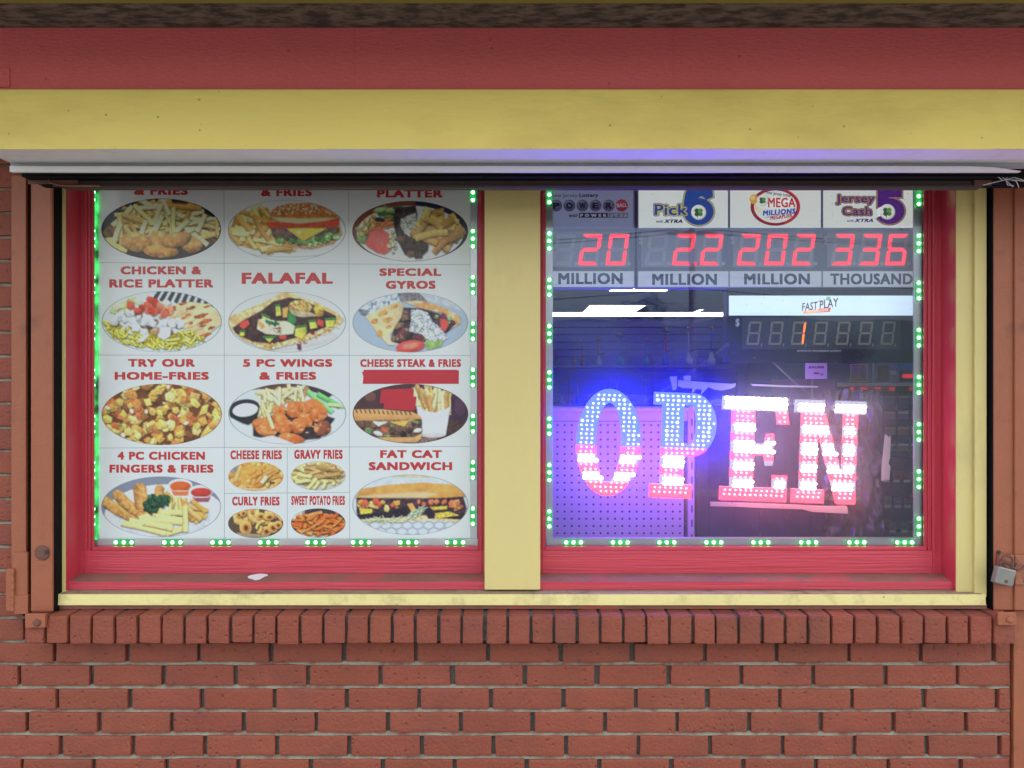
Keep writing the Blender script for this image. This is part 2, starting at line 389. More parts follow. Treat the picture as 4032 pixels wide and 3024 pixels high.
p = MB(); p.box(xa, PX(4100, YT), YT, -.225, PZ(658, YT), ZS - .0003, .001); p.build('trim_channel', M['grey'], sb)
p = MB(); a0, a1 = PX(38, YT - .012), PX(4020, YT - .012); z0, z1 = PZ(676, YT - .012), PZ(654, YT - .012)
prof = []
for k in range(41):
    x = a0 + (a1 - a0) * k / 40; e = min(1, (a1 - x) / .12); wv = .0006 * noise.noise(Vector((x * 6, 0, 2)))
    prof.append((x, z0 + wv, z0 + wv + (z1 - z0) * (.12 + .88 * math.sqrt(max(e, 0)))))
for a, b in zip(prof, prof[1:]):
    p.add([(a[0], YT - .012, a[1]), (b[0], YT - .012, b[1]), (b[0], YT - .012, b[2]), (a[0], YT - .012, a[2]), (a[0], YT - .0005, a[1]), (b[0], YT - .0005, b[1]), (b[0], YT - .0005, b[2]), (a[0], YT - .0005, a[2])],
          [(0, 1, 2, 3), (4, 5, 1, 0), (3, 2, 6, 7)])
p.build('trim_lip', M['white'], sb)

rs = thing('roller_shutter', 'dark rolled up steel shutter with rusty bottom bar above the windows', 'roller shutter', (0, -.1, 2.03))
p = MB(); p.box(PX(85, YT), PX(4130, YT), -.224, -.06, PZ(660, YT) + .006, 2.12)
for k in range(4): p.box(PX(85, -.2), PX(4130, -.2), -.2 + k * .028, -.178 + k * .028, 2.030 - k * .001, 2.05)
p.build('slat_curtain', M['dark'], rs)
YR = -.16
p = MB(); p.box(PX(240, YR), PX(3868, YR), YR, YR + .03, PZ(739, YR), PZ(690, YR), .002)
p.box(PX(210, YR), PX(3868, YR), YR - .004, YR + .002, PZ(735, YR), PZ(729, YR), .001); p.build('bottom_bar', mat('dark_bar', (.045, .026, .022), .6, .3, 18), rs)
p = MB(); pr = [(200, 706), (206, 722), (222, 732), (250, 736), (300, 737), (400, 737)]
for (a, b), (c, d) in zip(pr, pr[1:]):
    p.add([(PX(a, YR), YR - .013, PZ(b, YR)), (PX(c, YR), YR - .013, PZ(d, YR)), (PX(c, YR), YR + .006, PZ(d, YR) + .0015), (PX(a, YR), YR + .006, PZ(b, YR) + .0015),
           (PX(a, YR), YR - .013, PZ(b, YR) + .002), (PX(c, YR), YR - .013, PZ(d, YR) + .002)], [(0, 1, 2, 3), (4, 5, 1, 0)])
p.build('bent_flap', M['orange'], rs)
p = MB(); p.pbox(110, 306, 698, 724, -.168, -.1655); p.build('end_plate', M['rust'], rs); p = MB(); p.pbox(3838, 3905, 708, 730, -.168, -.1655); p.build('end_plate', M['rust'], rs)

# ---------------------------------------------------------------- shutter rails on both sides
lr = thing('shutter_rail', 'orange painted steel shutter rail with a square tube left of the windows', 'shutter rail', (PX(125, 0), -.05, PZ(2400, -.05)), 'shutter rails beside the windows')
p = MB(); p.pbox(44, 102, 690, 2335, -.022, .02, .0015); p.pbox(50, 108, 2175, 2345, -.030, -.021, .001); p.pbox(54, 110, 2345, 2418, -.034, -.021, .001); p.build('angle_plate', M['orange'], lr)
p = MB(); p.pbox(103, 117, 690, 2410, -.012, .03); p.pbox(203, 223, 690, 2408, -.010, .0); p.build('gap_shade_channel', M['dark'], lr)  # near-black strips stand for the shadow in the gaps beside the tube
p = MB(); p.pbox(118, 206, 715, 2412, -.044, -.006, .006); p.build('tube', M['orange'], lr); p = MB(); p.box(PX(206, -.044) + .0002, PX(206, -.044) + .0014, -.038, 0, PZ(2408, -.04), 2.1); p.build('tube_side_shade', M['dark'], lr)  # near-black plate paints the shade on the tube's inner side
p = MB(); p.lathe([(.0001, 0), (.019, 0), (.021, .0015), (.019, .004), (.012, .005), (.0001, .005)], (PX(168, -.044), -.0445, PZ(2176, -.044)), 18, axis='y')
p.build('lock_boss', M['rust'], lr)
p = MB(); p.lathe([(.0001, 0), (.0062, 0), (.0062, .0012), (.0001, .0012)], (PX(184, -.05), -.0497, PZ(2174, -.05)), 12, axis='y'); p.build('lock_hole', M['black'], lr)
p = MB(); p.pbox(23, 46, 2240, 2405, -.035, .0, .001); p.build('hinge_leaf', M['orange'], lr)
p = MB(); p.tube([(PX(49, -.036), -.034, PZ(2240 + 15 * k, -.036)) for k in range(12)], [.004 + .0016 * (k % 2) for k in range(12)], 8); p.build('weld_bead', M['orange'], lr)
p = MB(); p.pbox(98, 177, 2418, 2472, -.082, -.0716, .0015); p.build('foot_bracket', M['orange'], lr)
fb = lr.children[-1]
p = MB(); p.lathe([(.0001, 0), (.010, 0), (.010, .002), (.007, .006), (.0001, .007)], (PX(146, -.083), -.0825, PZ(2452, -.083)), 10, axis='y'); p.build('bolt', M['rust'], fb)

rr = thing('shutter_rail', 'weathered orange shutter rail with padlock hasp right of the windows', 'shutter rail', (PX(3960, 0), -.05, PZ(2400, -.05)), 'shutter rails beside the windows')
p = MB(); p.box(PX(3911, -.027) - .002, PX(3911, -.027), -.0268, 0, PZ(2405, -.02), 2.1); p.pbox(3888, 3911, 690, 2405, -.003, .03); p.build('gap_shade_channel', M['dark'], rr)  # near-black plate and strip put the rail gap's shade into colour
p = MB(); p.pbox(3911, 3994, 716, 2404, -.027, .0, .004); p.pbox(3995.5, 4150, 690, 2404, -.034, .0, .003); p.build('tube', M['orange'], rr)
p = MB(); p.pbox(3992, 4230, 2405, 3400, -.006, .05, .002); p.pbox(3979, 3993, 2540, 3400, .012, .05); p.build('lower_post', M['orange'], rr)
p = MB(); p.lathe([(.0001, 0), (.006, 0), (.006, .0012), (.0001, .0012)], (PX(3932, -.028), -.0276, PZ(2175, -.028)), 12, axis='y'); p.build('lock_hole', M['black'], rr)
p = MB(); p.pbox(3935, 3994, 2185, 2302, -.040, -.0275, .001); p.pbox(3998, 4080, 2185, 2302, -.042, -.0345, .001); p.build('hasp', mat('worn_hasp', (.33, .11, .055), .7, .3, 30, .5, 130, dirt=(.06, .03, .02), dscale=28, dlo=.5, dhi=.62, damt=.9), rr)
p = MB(); p.pbox(3930, 4002, 2412, 2462, -.082, -.0716, .0015); p.build('foot_bracket', M['orange'], rr)
fb = rr.children[-1]
p = MB(); p.lathe([(.0001, 0), (.009, 0), (.009, .002), (.006, .005), (.0001, .006)], (PX(3976, -.083), -.0825, PZ(2440, -.083)), 10, axis='y'); p.build('bolt', M['orange'], fb)

# padlock hooked through the hasp
YP = -.060
pl = thing('padlock', 'scratched silver padlock with rusty shackle hanging on the right shutter rail', 'padlock', (PX(3952, YP), YP, PZ(2270, YP)))
rot = Matrix.Rotation(R(14), 3, 'Y')
p = MB(); c = Vector((PX(3951, YP), YP, PZ(2268, YP)))
p.box(c.x - .0255, c.x + .0255, YP - .011, YP + .011, c.z - .024, c.z + .024, .004, rot=rot); p.build('lock_body', M['steel'], pl)
lb = pl.children[0]; p = MB(); p.lathe([(.0001, 0), (.0052, 0), (.0045, .0008), (.0001, .0009)], (c.x + .001, YP - .0112, c.z - .012), 12, axis='y'); p.build('keyhole', M['rust'], lb)
p = MB(); pts = []
for k in range(13):
    t = math.pi * k / 12; pts.append(Vector((.0165 * math.cos(t), 0, .040 + .0165 * math.sin(t))))
pts = [Vector((.0165, 0, .018))] + pts + [Vector((-.0165, 0, .018))]
p.tube([c + rot @ q for q in pts], .0037, 8); p.build('shackle', M['rust'], pl, smooth=True)
p = MB(); st = [(3945, 2222), (3955, 2212), (3972, 2218), (3990, 2235), (4010, 2246), (4030, 2240), (4045, 2222)]
p.tube([(PX(a, YP), YP + .004, PZ(b, YP)) for a, b in st], .0036, 8)
tag(p.build('hasp_staple', M['rust'], smooth=True), 'rusty bent wire hook threaded behind the silver padlock', 'hook')
# frayed white string tied at the top of the right rail
p = MB(); rg = random.Random(5)
for a in ([(3872, 729), (3905, 720), (3940, 712), (3965, 706), (4000, 708), (4060, 716)], [(3955, 708), (3968, 695), (3972, 680), (3966, 672)], [(3950, 708), (3930, 700), (3918, 690), (3926, 684)], [(3960, 710), (3975, 722), (3985, 738)],
          [(3965, 706), (4000, 714), (4012, 728), (4014, 738)], [(3958, 708), (3970, 728), (3990, 732)], [(3962, 706), (3990, 700), (4030, 712)], [(3960, 706), (3940, 694), (3928, 696)]):
    p.tube([(PX(x, -.19), -.19 + rg.uniform(-.004, .004), PZ(z, -.19)) for x, z in a], .0012, 5)
tag(p.build('string', M['string'], smooth=True), 'frayed white string knotted at the top of the right shutter rail', 'string')

# ---------------------------------------------------------------- the double window
win = thing('shop_window', 'wide double shop window with yellow casing and red inner sashes', 'window', (0, .03, PZ(2390, 0)))
win['kind'] = 'thing'
GL = .090                                                 # glass plane
p = MB(); p.pbox(140, 258, 640, 2342, 0, .072, .001); p.build('casing', M['cream'], win)
p = MB(); p.pbox(3765, 3835, 640, 2342, -.001, .072, .001); p.pbox(3838, 3886, 640, 2352, -.012, .05, .002); p.build('casing', M['cream'], win)
p = MB(); p.pbox(1908, 2127, 640, 2322, -.003, .072, .001); p.build('mullion', M['cream'], win)
p = MB(); z0 = PZ(2383, -.022); z1 = PZ(2341, -.022)
p.xprism([(-.022, z0), (.07, z0), (.07, z1 + .004), (-.020, z1)], PX(228, -.022), PX(3882, -.022), 0)
p.build('sill_board', M['sillpaint'], win)
p = MB(); p.xprism([(-.0195, z1 + .0004), (.07, z1 + .0046), (.07, z1 + .0060), (-.0192, z1 + .0012)], PX(236, -.02), PX(3868, -.02)); p.build('sill_dust', M['dust'], win)
p = MB(); p.xprism([(-.012, PZ(2397, -.012)), (.05, PZ(2397, -.012)), (.05, z0 - .0004), (-.012, z0 - .0004)], PX(226, -.012), PX(3886, -.012)); p.build('sill_foot', M['rdust'], win)
def profile_stile(mb, px0, px1, y, flip, inner):
    """moulded upright: a flat, a groove and a bead beside the glass"""
    a, b = PX(px0, y), PX(px1, y); z0, z1 = PZ(2262, y), 2.1
    w = b - a
    cuts = [(0, .45, 0), (.46, .62, -.004), (.63, .80, .004), (.81, 1, .010)]
    for s, e, d in cuts:
        s, e = (1 - e, 1 - s) if flip else (s, e)
        mb.box(a + w * s, a + w * e, y + d, y + .0145, z0, z1, .0008)
def sash(side, pxa, pxb, pga, pgb, jambL, jambR):
    e = bpy.data.objects.new('sash', None); COL.objects.link(e); e.location = (PX((pxa + pxb) / 2, .074), .074, PZ(2300, .074)); e.parent = win
    e.location -= win.location
    p = MB(); y = .0725
    if jambL: p.add([(PX(258.5, 0), 0.001, PZ(2325, 0)), (PX(258.5, 0), .0735, PZ(2325, 0)), (PX(258.5, 0), .0735, 2.1), (PX(258.5, 0), .001, 2.1)], [(0, 1, 2, 3)]); p.box(PX(258.5, 0), PX(258.5, 0) + .002, .0012, .073, PZ(2325, 0), 2.1)
    if jambR: p.box(PX(3764.5, 0) - .002, PX(3764.5, 0), .0012, .073, PZ(2325, 0), 2.1)
    if jambL or jambR: p.build('jamb_lining', M['redv'], e)
    p = MB(); profile_stile(p, pxa, pga, y, False, 0); p.build('stile', M['redv'], e); p = MB(); profile_stile(p, pgb, pxb, y, True, 0); p.build('stile', M['redv'], e)
    p = MB(); zt = PZ(2154, y); zb = PZ(2258, y)
    p.box(PX(pxa, y), PX(pxb, y), y - .001, y + .06, zb, PZ(2168, y), .0012); p.box(PX(pga - 4, y), PX(pgb + 4, y), y + .004, y + .06, PZ(2167, y), zt, .001); p.build('bottom_rail', M['red'], e)
    p = MB(); yl = .012
    zl1 = PZ(2292, yl); zl0 = PZ(2316, yl); xa = PX(max(pxa, 262), yl) if not jambL else PX(259.5, yl); xb = PX(pxb, yl) if not jambR else PX(3762, yl)
    p.xprism([(yl, zl0 - .004), (.08, zl0 - .004), (.08, zb + .001), (yl, zl1)], xa, xb, 0)
    p.xprism([(yl + .0003, zl1 + .0003), (.0714, zb - .0012), (.0714, zb), (yl + .0003, zl1 + .0012)], xa + .001, xb - .001, 1)
    p.build('ledge', [M['red'], M['rdust']], e)
    return e, pga, pgb
s1 = sash('L', 312, 1912, 362, 1881, True, False)
s2 = sash('R', 2123, 3712, 2150, 3645, False, True)

gt = NT('window_glass')
for nd in [gt.p]: gt.n.remove(nd)
tr = gt.new('ShaderNodeBsdfTransparent'); tr.inputs[0].default_value = (.95, .97, .965, 1)
gl = gt.new('ShaderNodeBsdfGlossy'); gl.inputs['Roughness'].default_value = 0.0; gl.inputs['Color'].default_value = (.62, .76, 1, 1)
fr = gt.new('ShaderNodeFresnel'); fr.inputs['IOR'].default_value = 1.8
m1 = gt.new('ShaderNodeMixShader'); gt.link(fr.outputs[0], m1.inputs[0]); gt.link(tr.outputs[0], m1.inputs[1]); gt.link(gl.outputs[0], m1.inputs[2])
df = gt.new('ShaderNodeBsdfDiffuse'); df.inputs[0].default_value = (.6, .6, .6, 1)
tl = gt.new('ShaderNodeBsdfTranslucent'); tl.inputs[0].default_value = (.75, .75, .78, 1)
m2 = gt.new('ShaderNodeMixShader'); m2.inputs[0].default_value = .95; gt.link(df.outputs[0], m2.inputs[1]); gt.link(tl.outputs[0], m2.inputs[2])
tc = gt.new('ShaderNodeTexCoord'); n1 = gt.new('ShaderNodeTexNoise'); n1.inputs['Scale'].default_value = 5; n1.inputs['Detail'].default_value = 9; n1.inputs['Roughness'].default_value = .7
gt.link(tc.outputs['Object'], n1.inputs['Vector'])
vo = gt.new('ShaderNodeTexVoronoi'); vo.inputs['Scale'].default_value = 55; gt.link(tc.outputs['Object'], vo.inputs['Vector'])
r1 = gt.new('ShaderNodeMapRange'); r1.inputs[1].default_value = .3; r1.inputs[2].default_value = .75; r1.inputs[3].default_value = .04; r1.inputs[4].default_value = .115
gt.link(n1.outputs[0], r1.inputs[0])
r2 = gt.new('ShaderNodeMapRange'); r2.inputs[1].default_value = .05; r2.inputs[2].default_value = .10; r2.inputs[3].default_value = .35; r2.inputs[4].default_value = 0   # specks of dirt
gt.link(vo.outputs['Distance'], r2.inputs[0])
ad = gt.new('ShaderNodeMath', operation='ADD'); gt.link(r1.outputs[0], ad.inputs[0]); gt.link(r2.outputs[0], ad.inputs[1])
m3 = gt.new('ShaderNodeMixShader'); gt.link(ad.outputs[0], m3.inputs[0]); gt.link(m1.outputs[0], m3.inputs[1]); gt.link(m2.outputs[0], m3.inputs[2])
gt.link(m3.outputs[0], gt.out.inputs[0]); M['glass'] = gt.m
cg = NT('clean_glass'); cg.n.remove(cg.p); c1 = cg.new('ShaderNodeBsdfTransparent'); c1.inputs[0].default_value = (.99, .995, .99, 1); c2 = cg.new('ShaderNodeBsdfGlossy'); c2.inputs['Roughness'].default_value = .06
c3 = cg.new('ShaderNodeFresnel'); c3.inputs['IOR'].default_value = 1.22; c4 = cg.new('ShaderNodeMixShader'); cg.link(c3.outputs[0], c4.inputs[0]); cg.link(c1.outputs[0], c4.inputs[1]); cg.link(c2.outputs[0], c4.inputs[2]); cg.link(c4.outputs[0], cg.out.inputs[0]); M['clean'] = cg.m
for e, a, b in (s1, s2):
    p = MB(); p.add([(PX(a - 6, GL), GL, PZ(2160, GL)), (PX(b + 6, GL), GL, PZ(2160, GL)), (PX(b + 6, GL), GL, 2.1), (PX(a - 6, GL), GL, 2.1)], [(0, 1, 2, 3)])
    p.build('glass_pane', M['clean'] if a < 1000 else M['glass'], e)
# flaked paint on the left ledge
p = MB(); y = .03
fl = [(975, 2266), (990, 2258), (1012, 2252), (1030, 2250), (1052, 2254), (1056, 2262), (1040, 2270), (1024, 2284), (1006, 2290), (990, 2282), (978, 2278)]
zf = PZ(2258, .0725)
pts = []
for a, b in fl:
    t = (b - 2250) / 42; yy = .066 - t * .05; pts.append((PX(a, yy), yy, PZ(2258, .0725) + (PZ(2292, .012) - PZ(2258, .0725)) * (.0725 - yy) / .0605 + .0022))
p.add(pts + [(q[0], q[1], q[2] - .0012) for q in pts], [tuple(range(len(pts)))[::-1]])
tag(p.build('paint_flake', M['paper']), 'bare white patch of flaked paint on the left red ledge', 'paint flake')

# ---------------------------------------------------------------- printed pictures: a small painter whose result is ink on a mesh
class Pic:
    S = 6.0
    def __init__(s, cx, cy, rx, ry, bg, seed=1):
        s.cx, s.cy, s.rx, s.ry = cx, cy, rx, ry; s.r = np.random.RandomState(seed)
        s.x0, s.y0 = cx - rx - 12, cy - ry - 12
        w, h = int((2 * rx + 24) / s.S), int((2 * ry + 24) / s.S)
        s.Y, s.X = np.mgrid[0:h, 0:w].astype(float); s.X = s.x0 + (s.X + .5) * s.S; s.Y = s.y0 + (s.Y + .5) * s.S
        s.im = np.ones((h, w, 3)) * np.array(bg, float); s.h, s.w = h, w
    def noise(s, scale):
        h, w = int(s.h * s.S / scale) + 3, int(s.w * s.S / scale) + 3
        g = s.r.rand(h, w); u = (s.X - s.x0) / scale; v = (s.Y - s.y0) / scale
        i, j = v.astype(int), u.astype(int); fv, fu = v - i, u - j; fv = fv * fv * (3 - 2 * fv); fu = fu * fu * (3 - 2 * fu)
        return (g[i, j] * (1 - fu) + g[i, j + 1] * fu) * (1 - fv) + (g[i + 1, j] * (1 - fu) + g[i + 1, j + 1] * fu) * fv
    def put(s, m, col):
        m = np.clip(m, 0, 1)[..., None]; s.im = s.im * (1 - m) + np.asarray(col, float) * m
    def mask(s, pts, soft=1):
        ins = np.zeros((s.h, s.w), bool); n = len(pts)
        for k in range(n):
            (xa, ya), (xb, yb) = pts[k], pts[(k + 1) % n]
            if ya == yb: continue
            c = ((ya > s.Y) != (yb > s.Y)) & (s.X < (xb - xa) * (s.Y - ya) / (yb - ya) + xa); ins ^= c
        m = ins.astype(float)
        for _ in range(soft): m = s.blur(m)
        return m
    def blur(s, m):
        p = np.pad(m, ((1, 1), (1, 1)) + ((0, 0),) * (m.ndim - 2), mode='edge')
        m = (p[:-2, 1:-1] + p[2:, 1:-1] + 2 * p[1:-1, 1:-1]) / 4
        p = np.pad(m, ((1, 1), (1, 1)) + ((0, 0),) * (m.ndim - 2), mode='edge')
        return (p[1:-1, :-2] + p[1:-1, 2:] + 2 * p[1:-1, 1:-1]) / 4
    def dark(s, m, a): s.im *= (1 - a * np.clip(m, 0, 1))[..., None]
    def poly(s, pts, col, tex=.15, tsc=40, grad=(0, 0), soft=1, shadow=0, col2=None, t2=60):
        m = s.mask(pts, soft)
        if shadow: s.dark(np.roll(np.roll(s.blur(s.blur(m)), 2, 0), 1, 1), shadow)
        xs = [p[0] for p in pts]; ys = [p[1] for p in pts]
        gx = (s.X - (min(xs) + max(xs)) / 2) / max(max(xs) - min(xs), 1); gy = (s.Y - (min(ys) + max(ys)) / 2) / max(max(ys) - min(ys), 1)
        k = 1 + tex * (s.noise(tsc) - .5) * 2 + tex * .6 * (s.noise(tsc / 3) - .5) * 2 + grad[0] * gx + grad[1] * gy
        c = np.asarray(col, float) * k[..., None]
        if col2 is not None:
            t = np.clip((s.noise(t2) - .45) * 4, 0, 1)[..., None]; c = c * (1 - t) + np.asarray(col2, float) * k[..., None] * t
        s.put(m, np.clip(c, 0, 255))
    def cap(s, xa, ya, xb, yb, w, col, bend=0, shadow=.5, sq=True, tex=.08):
        dx, dy = xb - xa, yb - ya; L = math.hypot(dx, dy) + 1e-6; ux, uy = dx / L, dy / L
        t = (s.X - xa) * ux + (s.Y - ya) * uy; n = -(s.X - xa) * uy + (s.Y - ya) * ux
        if ux < 0: n = -n
        n = n - bend * np.sin(np.clip(t / L, 0, 1) * math.pi)
        if sq: d = np.maximum(np.abs(n), np.maximum(-t, t - L) + w * .8)
        else: d = np.hypot(n, np.maximum(np.maximum(-t, t - L), 0))
        m = np.clip((w - d) / s.S + .5, 0, 1)
        if shadow: s.dark(np.roll(np.roll(s.blur(s.blur(m)), 2, 0), 1, 1) * (1 - m), shadow)
        k = 1.06 - .16 * np.clip(n / w, -1, 1) - .22 * np.clip(np.abs(n) / w - .55, 0, 1) * 2 + tex * (s.noise(30) - .5) * 2
        s.put(m, np.clip(np.asarray(col, float) * k[..., None], 0, 255))
    def ell(s, cx, cy, rx, ry, col, rot=0, shade=.35, tex=.12, wob=.12, shadow=.45, tsc=45, hi=0, col2=None, rim=0):
        c, sn = math.cos(R(rot)), math.sin(R(rot))
        u = ((s.X - cx) * c + (s.Y - cy) * sn) / rx; v = (-(s.X - cx) * sn + (s.Y - cy) * c) / ry
        d = np.hypot(u, v) * (1 + wob * (s.noise(max(rx, ry) * .6) - .5) * 2)
        m = np.clip((1 - d) * min(rx, ry) / s.S + .5, 0, 1)
        if shadow: s.dark(np.roll(np.roll(s.blur(s.blur(m)), 2, 0), 1, 1) * (1 - m), shadow)
        k = 1.05 - shade * np.clip(v * .6 + u * .2, -1, 1) - shade * np.clip(d, 0, 1) ** 3 * .5 + tex * (s.noise(tsc) - .5) * 2 + tex * (s.noise(tsc / 3) - .5) * 1.4
        cc = np.asarray(col, float) * k[..., None]
        if col2 is not None:
            t = np.clip((s.noise(tsc * 1.5) - .5) * 5, 0, 1)[..., None]; cc = cc * (1 - t) + np.asarray(col2, float) * k[..., None] * t
        s.put(m, np.clip(cc, 0, 255))
        if hi: s.put(np.clip(1 - np.hypot((u + .3) / .28, (v + .4) / .18), 0, 1) * hi, (255, 250, 240))
    def inside(s, pts, x, y):
        r = False
        for k in range(len(pts)):
            (xa, ya), (xb, yb) = pts[k], pts[(k + 1) % len(pts)]
            if (ya > y) != (yb > y) and x < (xb - xa) * (y - ya) / (yb - ya) + xa: r = not r
        return r
    def fries(s, n, reg, w, L, ang, cols, shadow=.5, bend=18, fit=.5):
        r = s.r; xs = [p[0] for p in reg]; ys = [p[1] for p in reg]; k = 0; it = 0
        while k < n and it < n * 40:
            it += 1; x, y = r.uniform(min(xs), max(xs)), r.uniform(min(ys), max(ys))
            if not s.inside(reg, x, y): continue
            a = R(r.normal(*ang)); l = r.uniform(*L) / 2; dx, dy = math.cos(a) * l, math.sin(a) * l
            if not (s.inside(reg, x + dx * fit, y + dy * fit) and s.inside(reg, x - dx * fit, y - dy * fit)): continue
            c = np.array(cols[r.randint(len(cols))]) * r.uniform(.88, 1.06)
            s.cap(x - dx, y - dy, x + dx, y + dy, w * r.uniform(.8, 1.2), c, r.uniform(-bend, bend), shadow); k += 1
    def dots(s, n, reg, rr, cols, **kw):
        r = s.r; xs = [p[0] for p in reg]; ys = [p[1] for p in reg]; k = 0; it = 0
        while k < n and it < n * 40:
            it += 1; x, y = r.uniform(min(xs), max(xs)), r.uniform(min(ys), max(ys))
            if not s.inside(reg, x, y): continue
            a = r.uniform(*rr); s.ell(x, y, a, a * r.uniform(.55, 1), cols[r.randint(len(cols))], r.uniform(0, 180), **kw); k += 1
    def chunks(s, n, reg, rr, cols, shadow=.55, tex=.14):
        r = s.r; xs = [p[0] for p in reg]; ys = [p[1] for p in reg]; k = 0; it = 0
        while k < n and it < n * 40:
            it += 1; x, y = r.uniform(min(xs), max(xs)), r.uniform(min(ys), max(ys))
            if not s.inside(reg, x, y): continue
            m = r.randint(4, 7); a0 = r.uniform(0, 6.28); a = r.uniform(*rr); e = r.uniform(.6, 1); q = r.uniform(0, 3.14)
            pts = []
            for j in range(m):
                t = a0 + 6.283 * j / m + r.uniform(-.25, .25); px, py = a * math.cos(t) * r.uniform(.85, 1.1), a * e * math.sin(t) * r.uniform(.85, 1.1)
                pts.append((x + px * math.cos(q) - py * math.sin(q), y + px * math.sin(q) + py * math.cos(q)))
            s.poly(pts, np.array(cols[r.randint(len(cols))]) * r.uniform(.9, 1.08), tex, 26, (r.uniform(-.15, .1), -.3), 1, shadow); k += 1
    def mesh(s, name, ox, oy, yplane, parent, material, gain=1.22, edge=(150, 155, 155), nu=150, nv=84):
        im = s.blur(s.im); k = 540 / 2212.
        u = np.linspace(-1, 1, nu); v = np.linspace(-1, 1, nv); V, U = np.meshgrid(v, u, indexing='ij')
        x = U * np.sqrt(1 - V * V / 2); y = V * np.sqrt(1 - U * U / 2)
        px, py = s.cx + x * s.rx, s.cy + y * s.ry
        gx = np.clip((px - s.x0) / s.S - .5, 0, s.w - 1.001); gy = np.clip((py - s.y0) / s.S - .5, 0, s.h - 1.001)
        i, j = gy.astype(int), gx.astype(int); fy, fx = (gy - i)[..., None], (gx - j)[..., None]
        c = (im[i, j] * (1 - fx) + im[i, j + 1] * fx) * (1 - fy) + (im[i + 1, j] * (1 - fx) + im[i + 1, j + 1] * fx) * fy
        rim = np.clip((np.hypot(x, y) - .982) * 120, 0, 1)[..., None]
        if edge is not None: c = c * (1 - rim) + np.array(edge, float) * rim
        c = np.clip(lin(np.clip(c, 0, 255)) * gain, 0, .86)
        wx = (ox + px * k - 2016) / F * (D + yplane); wz = ZC + (1512 - oy - py * k) / F * (D + yplane)
        o = wloc(parent)
        co = np.stack([wx - o.x, np.full_like(wx, yplane - o.y), wz - o.z], -1).reshape(-1, 3)
        a = np.arange((nv - 1) * (nu - 1)); r_, q_ = a // (nu - 1), a % (nu - 1); b = r_ * nu + q_
        fs = np.stack([b, b + nu, b + nu + 1, b + 1], -1)
        me = bpy.data.meshes.new(name); me.vertices.add(len(co)); me.vertices.foreach_set('co', co.ravel())
        me.loops.add(fs.size); me.loops.foreach_set('vertex_index', fs.ravel().astype(np.int32))
        me.polygons.add(len(fs)); me.polygons.foreach_set('loop_start', (np.arange(len(fs)) * 4).astype(np.int32))
        me.update(calc_edges=True)
        at = me.color_attributes.new('ink', 'FLOAT_COLOR', 'POINT')
        at.data.foreach_set('color', np.concatenate([c.reshape(-1, 3), np.ones((len(co), 1))], 1).ravel().astype(np.float32))
        me.materials.append(material); return link(name, me, parent)

# ---------------------------------------------------------------- the menu poster in the left window
YPO = .104
M['ink'] = inkmat('poster_ink', 0, .38, .35)
M['posterpaper'] = mat('poster_paper', (.86, .88, .87), .38, .02, 2, 0, spec=.35)
M['redink'] = mat('red_ink', (.60, .035, .035), .4, .04, 6)
M['lineink'] = mat('grey_line_ink', (.38, .40, .41), .5, .02)
po = thing('menu_poster', 'white food menu poster with fifteen oval dish pictures filling the left window', 'poster', (PX(1120, YPO), YPO, PZ(2128, YPO)))
p = MB(); y = YPO
p.add([(PX(386, y), y, PZ(2128.5, y)), (PX(1858, y), y, PZ(2119, y)), (PX(1855, y), y, 2.1), (PX(388, y), y, 2.1), (PX(386, y), y + .0008, PZ(2128.5, y)), (PX(1858, y), y + .0008, PZ(2119, y)), (PX(1855, y), y + .0008, 2.1), (PX(388, y), y + .0008, 2.1)], [(0, 1, 2, 3), (5, 4, 7, 6), (4, 5, 1, 0)])
p.build('paper', M['posterpaper'], po)
p = MB(); yl = YPO - .0003
def hl(x0, x1, ya, yb): p.add([(PX(x0, yl), yl, PZ(ya + .9, yl)), (PX(x1, yl), yl, PZ(yb + .9, yl)), (PX(x1, yl), yl, PZ(yb - .9, yl)), (PX(x0, yl), yl, PZ(ya - .9, yl))], [(0, 1, 2, 3)])
def vl(xa, xb, y0, y1): p.add([(PX(xa - .9, yl), yl - .00005, PZ(y1, yl)), (PX(xa + .9, yl), yl - .00005, PZ(y1, yl)), (PX(xb + .9, yl), yl - .00005, PZ(y0, yl)), (PX(xb - .9, yl), yl - .00005, PZ(y0, yl))], [(0, 1, 2, 3)])
hl(388, 1855, 1034, 1042); hl(388, 1855, 1398, 1400); hl(388, 1855, 1764, 1758); hl(885, 1375, 1943, 1939)
vl(884, 882, 700, 2127); vl(1377, 1373, 700, 2121); vl(1131, 1131, 1761, 2123); p.build('grid_lines', M['lineink'], po)
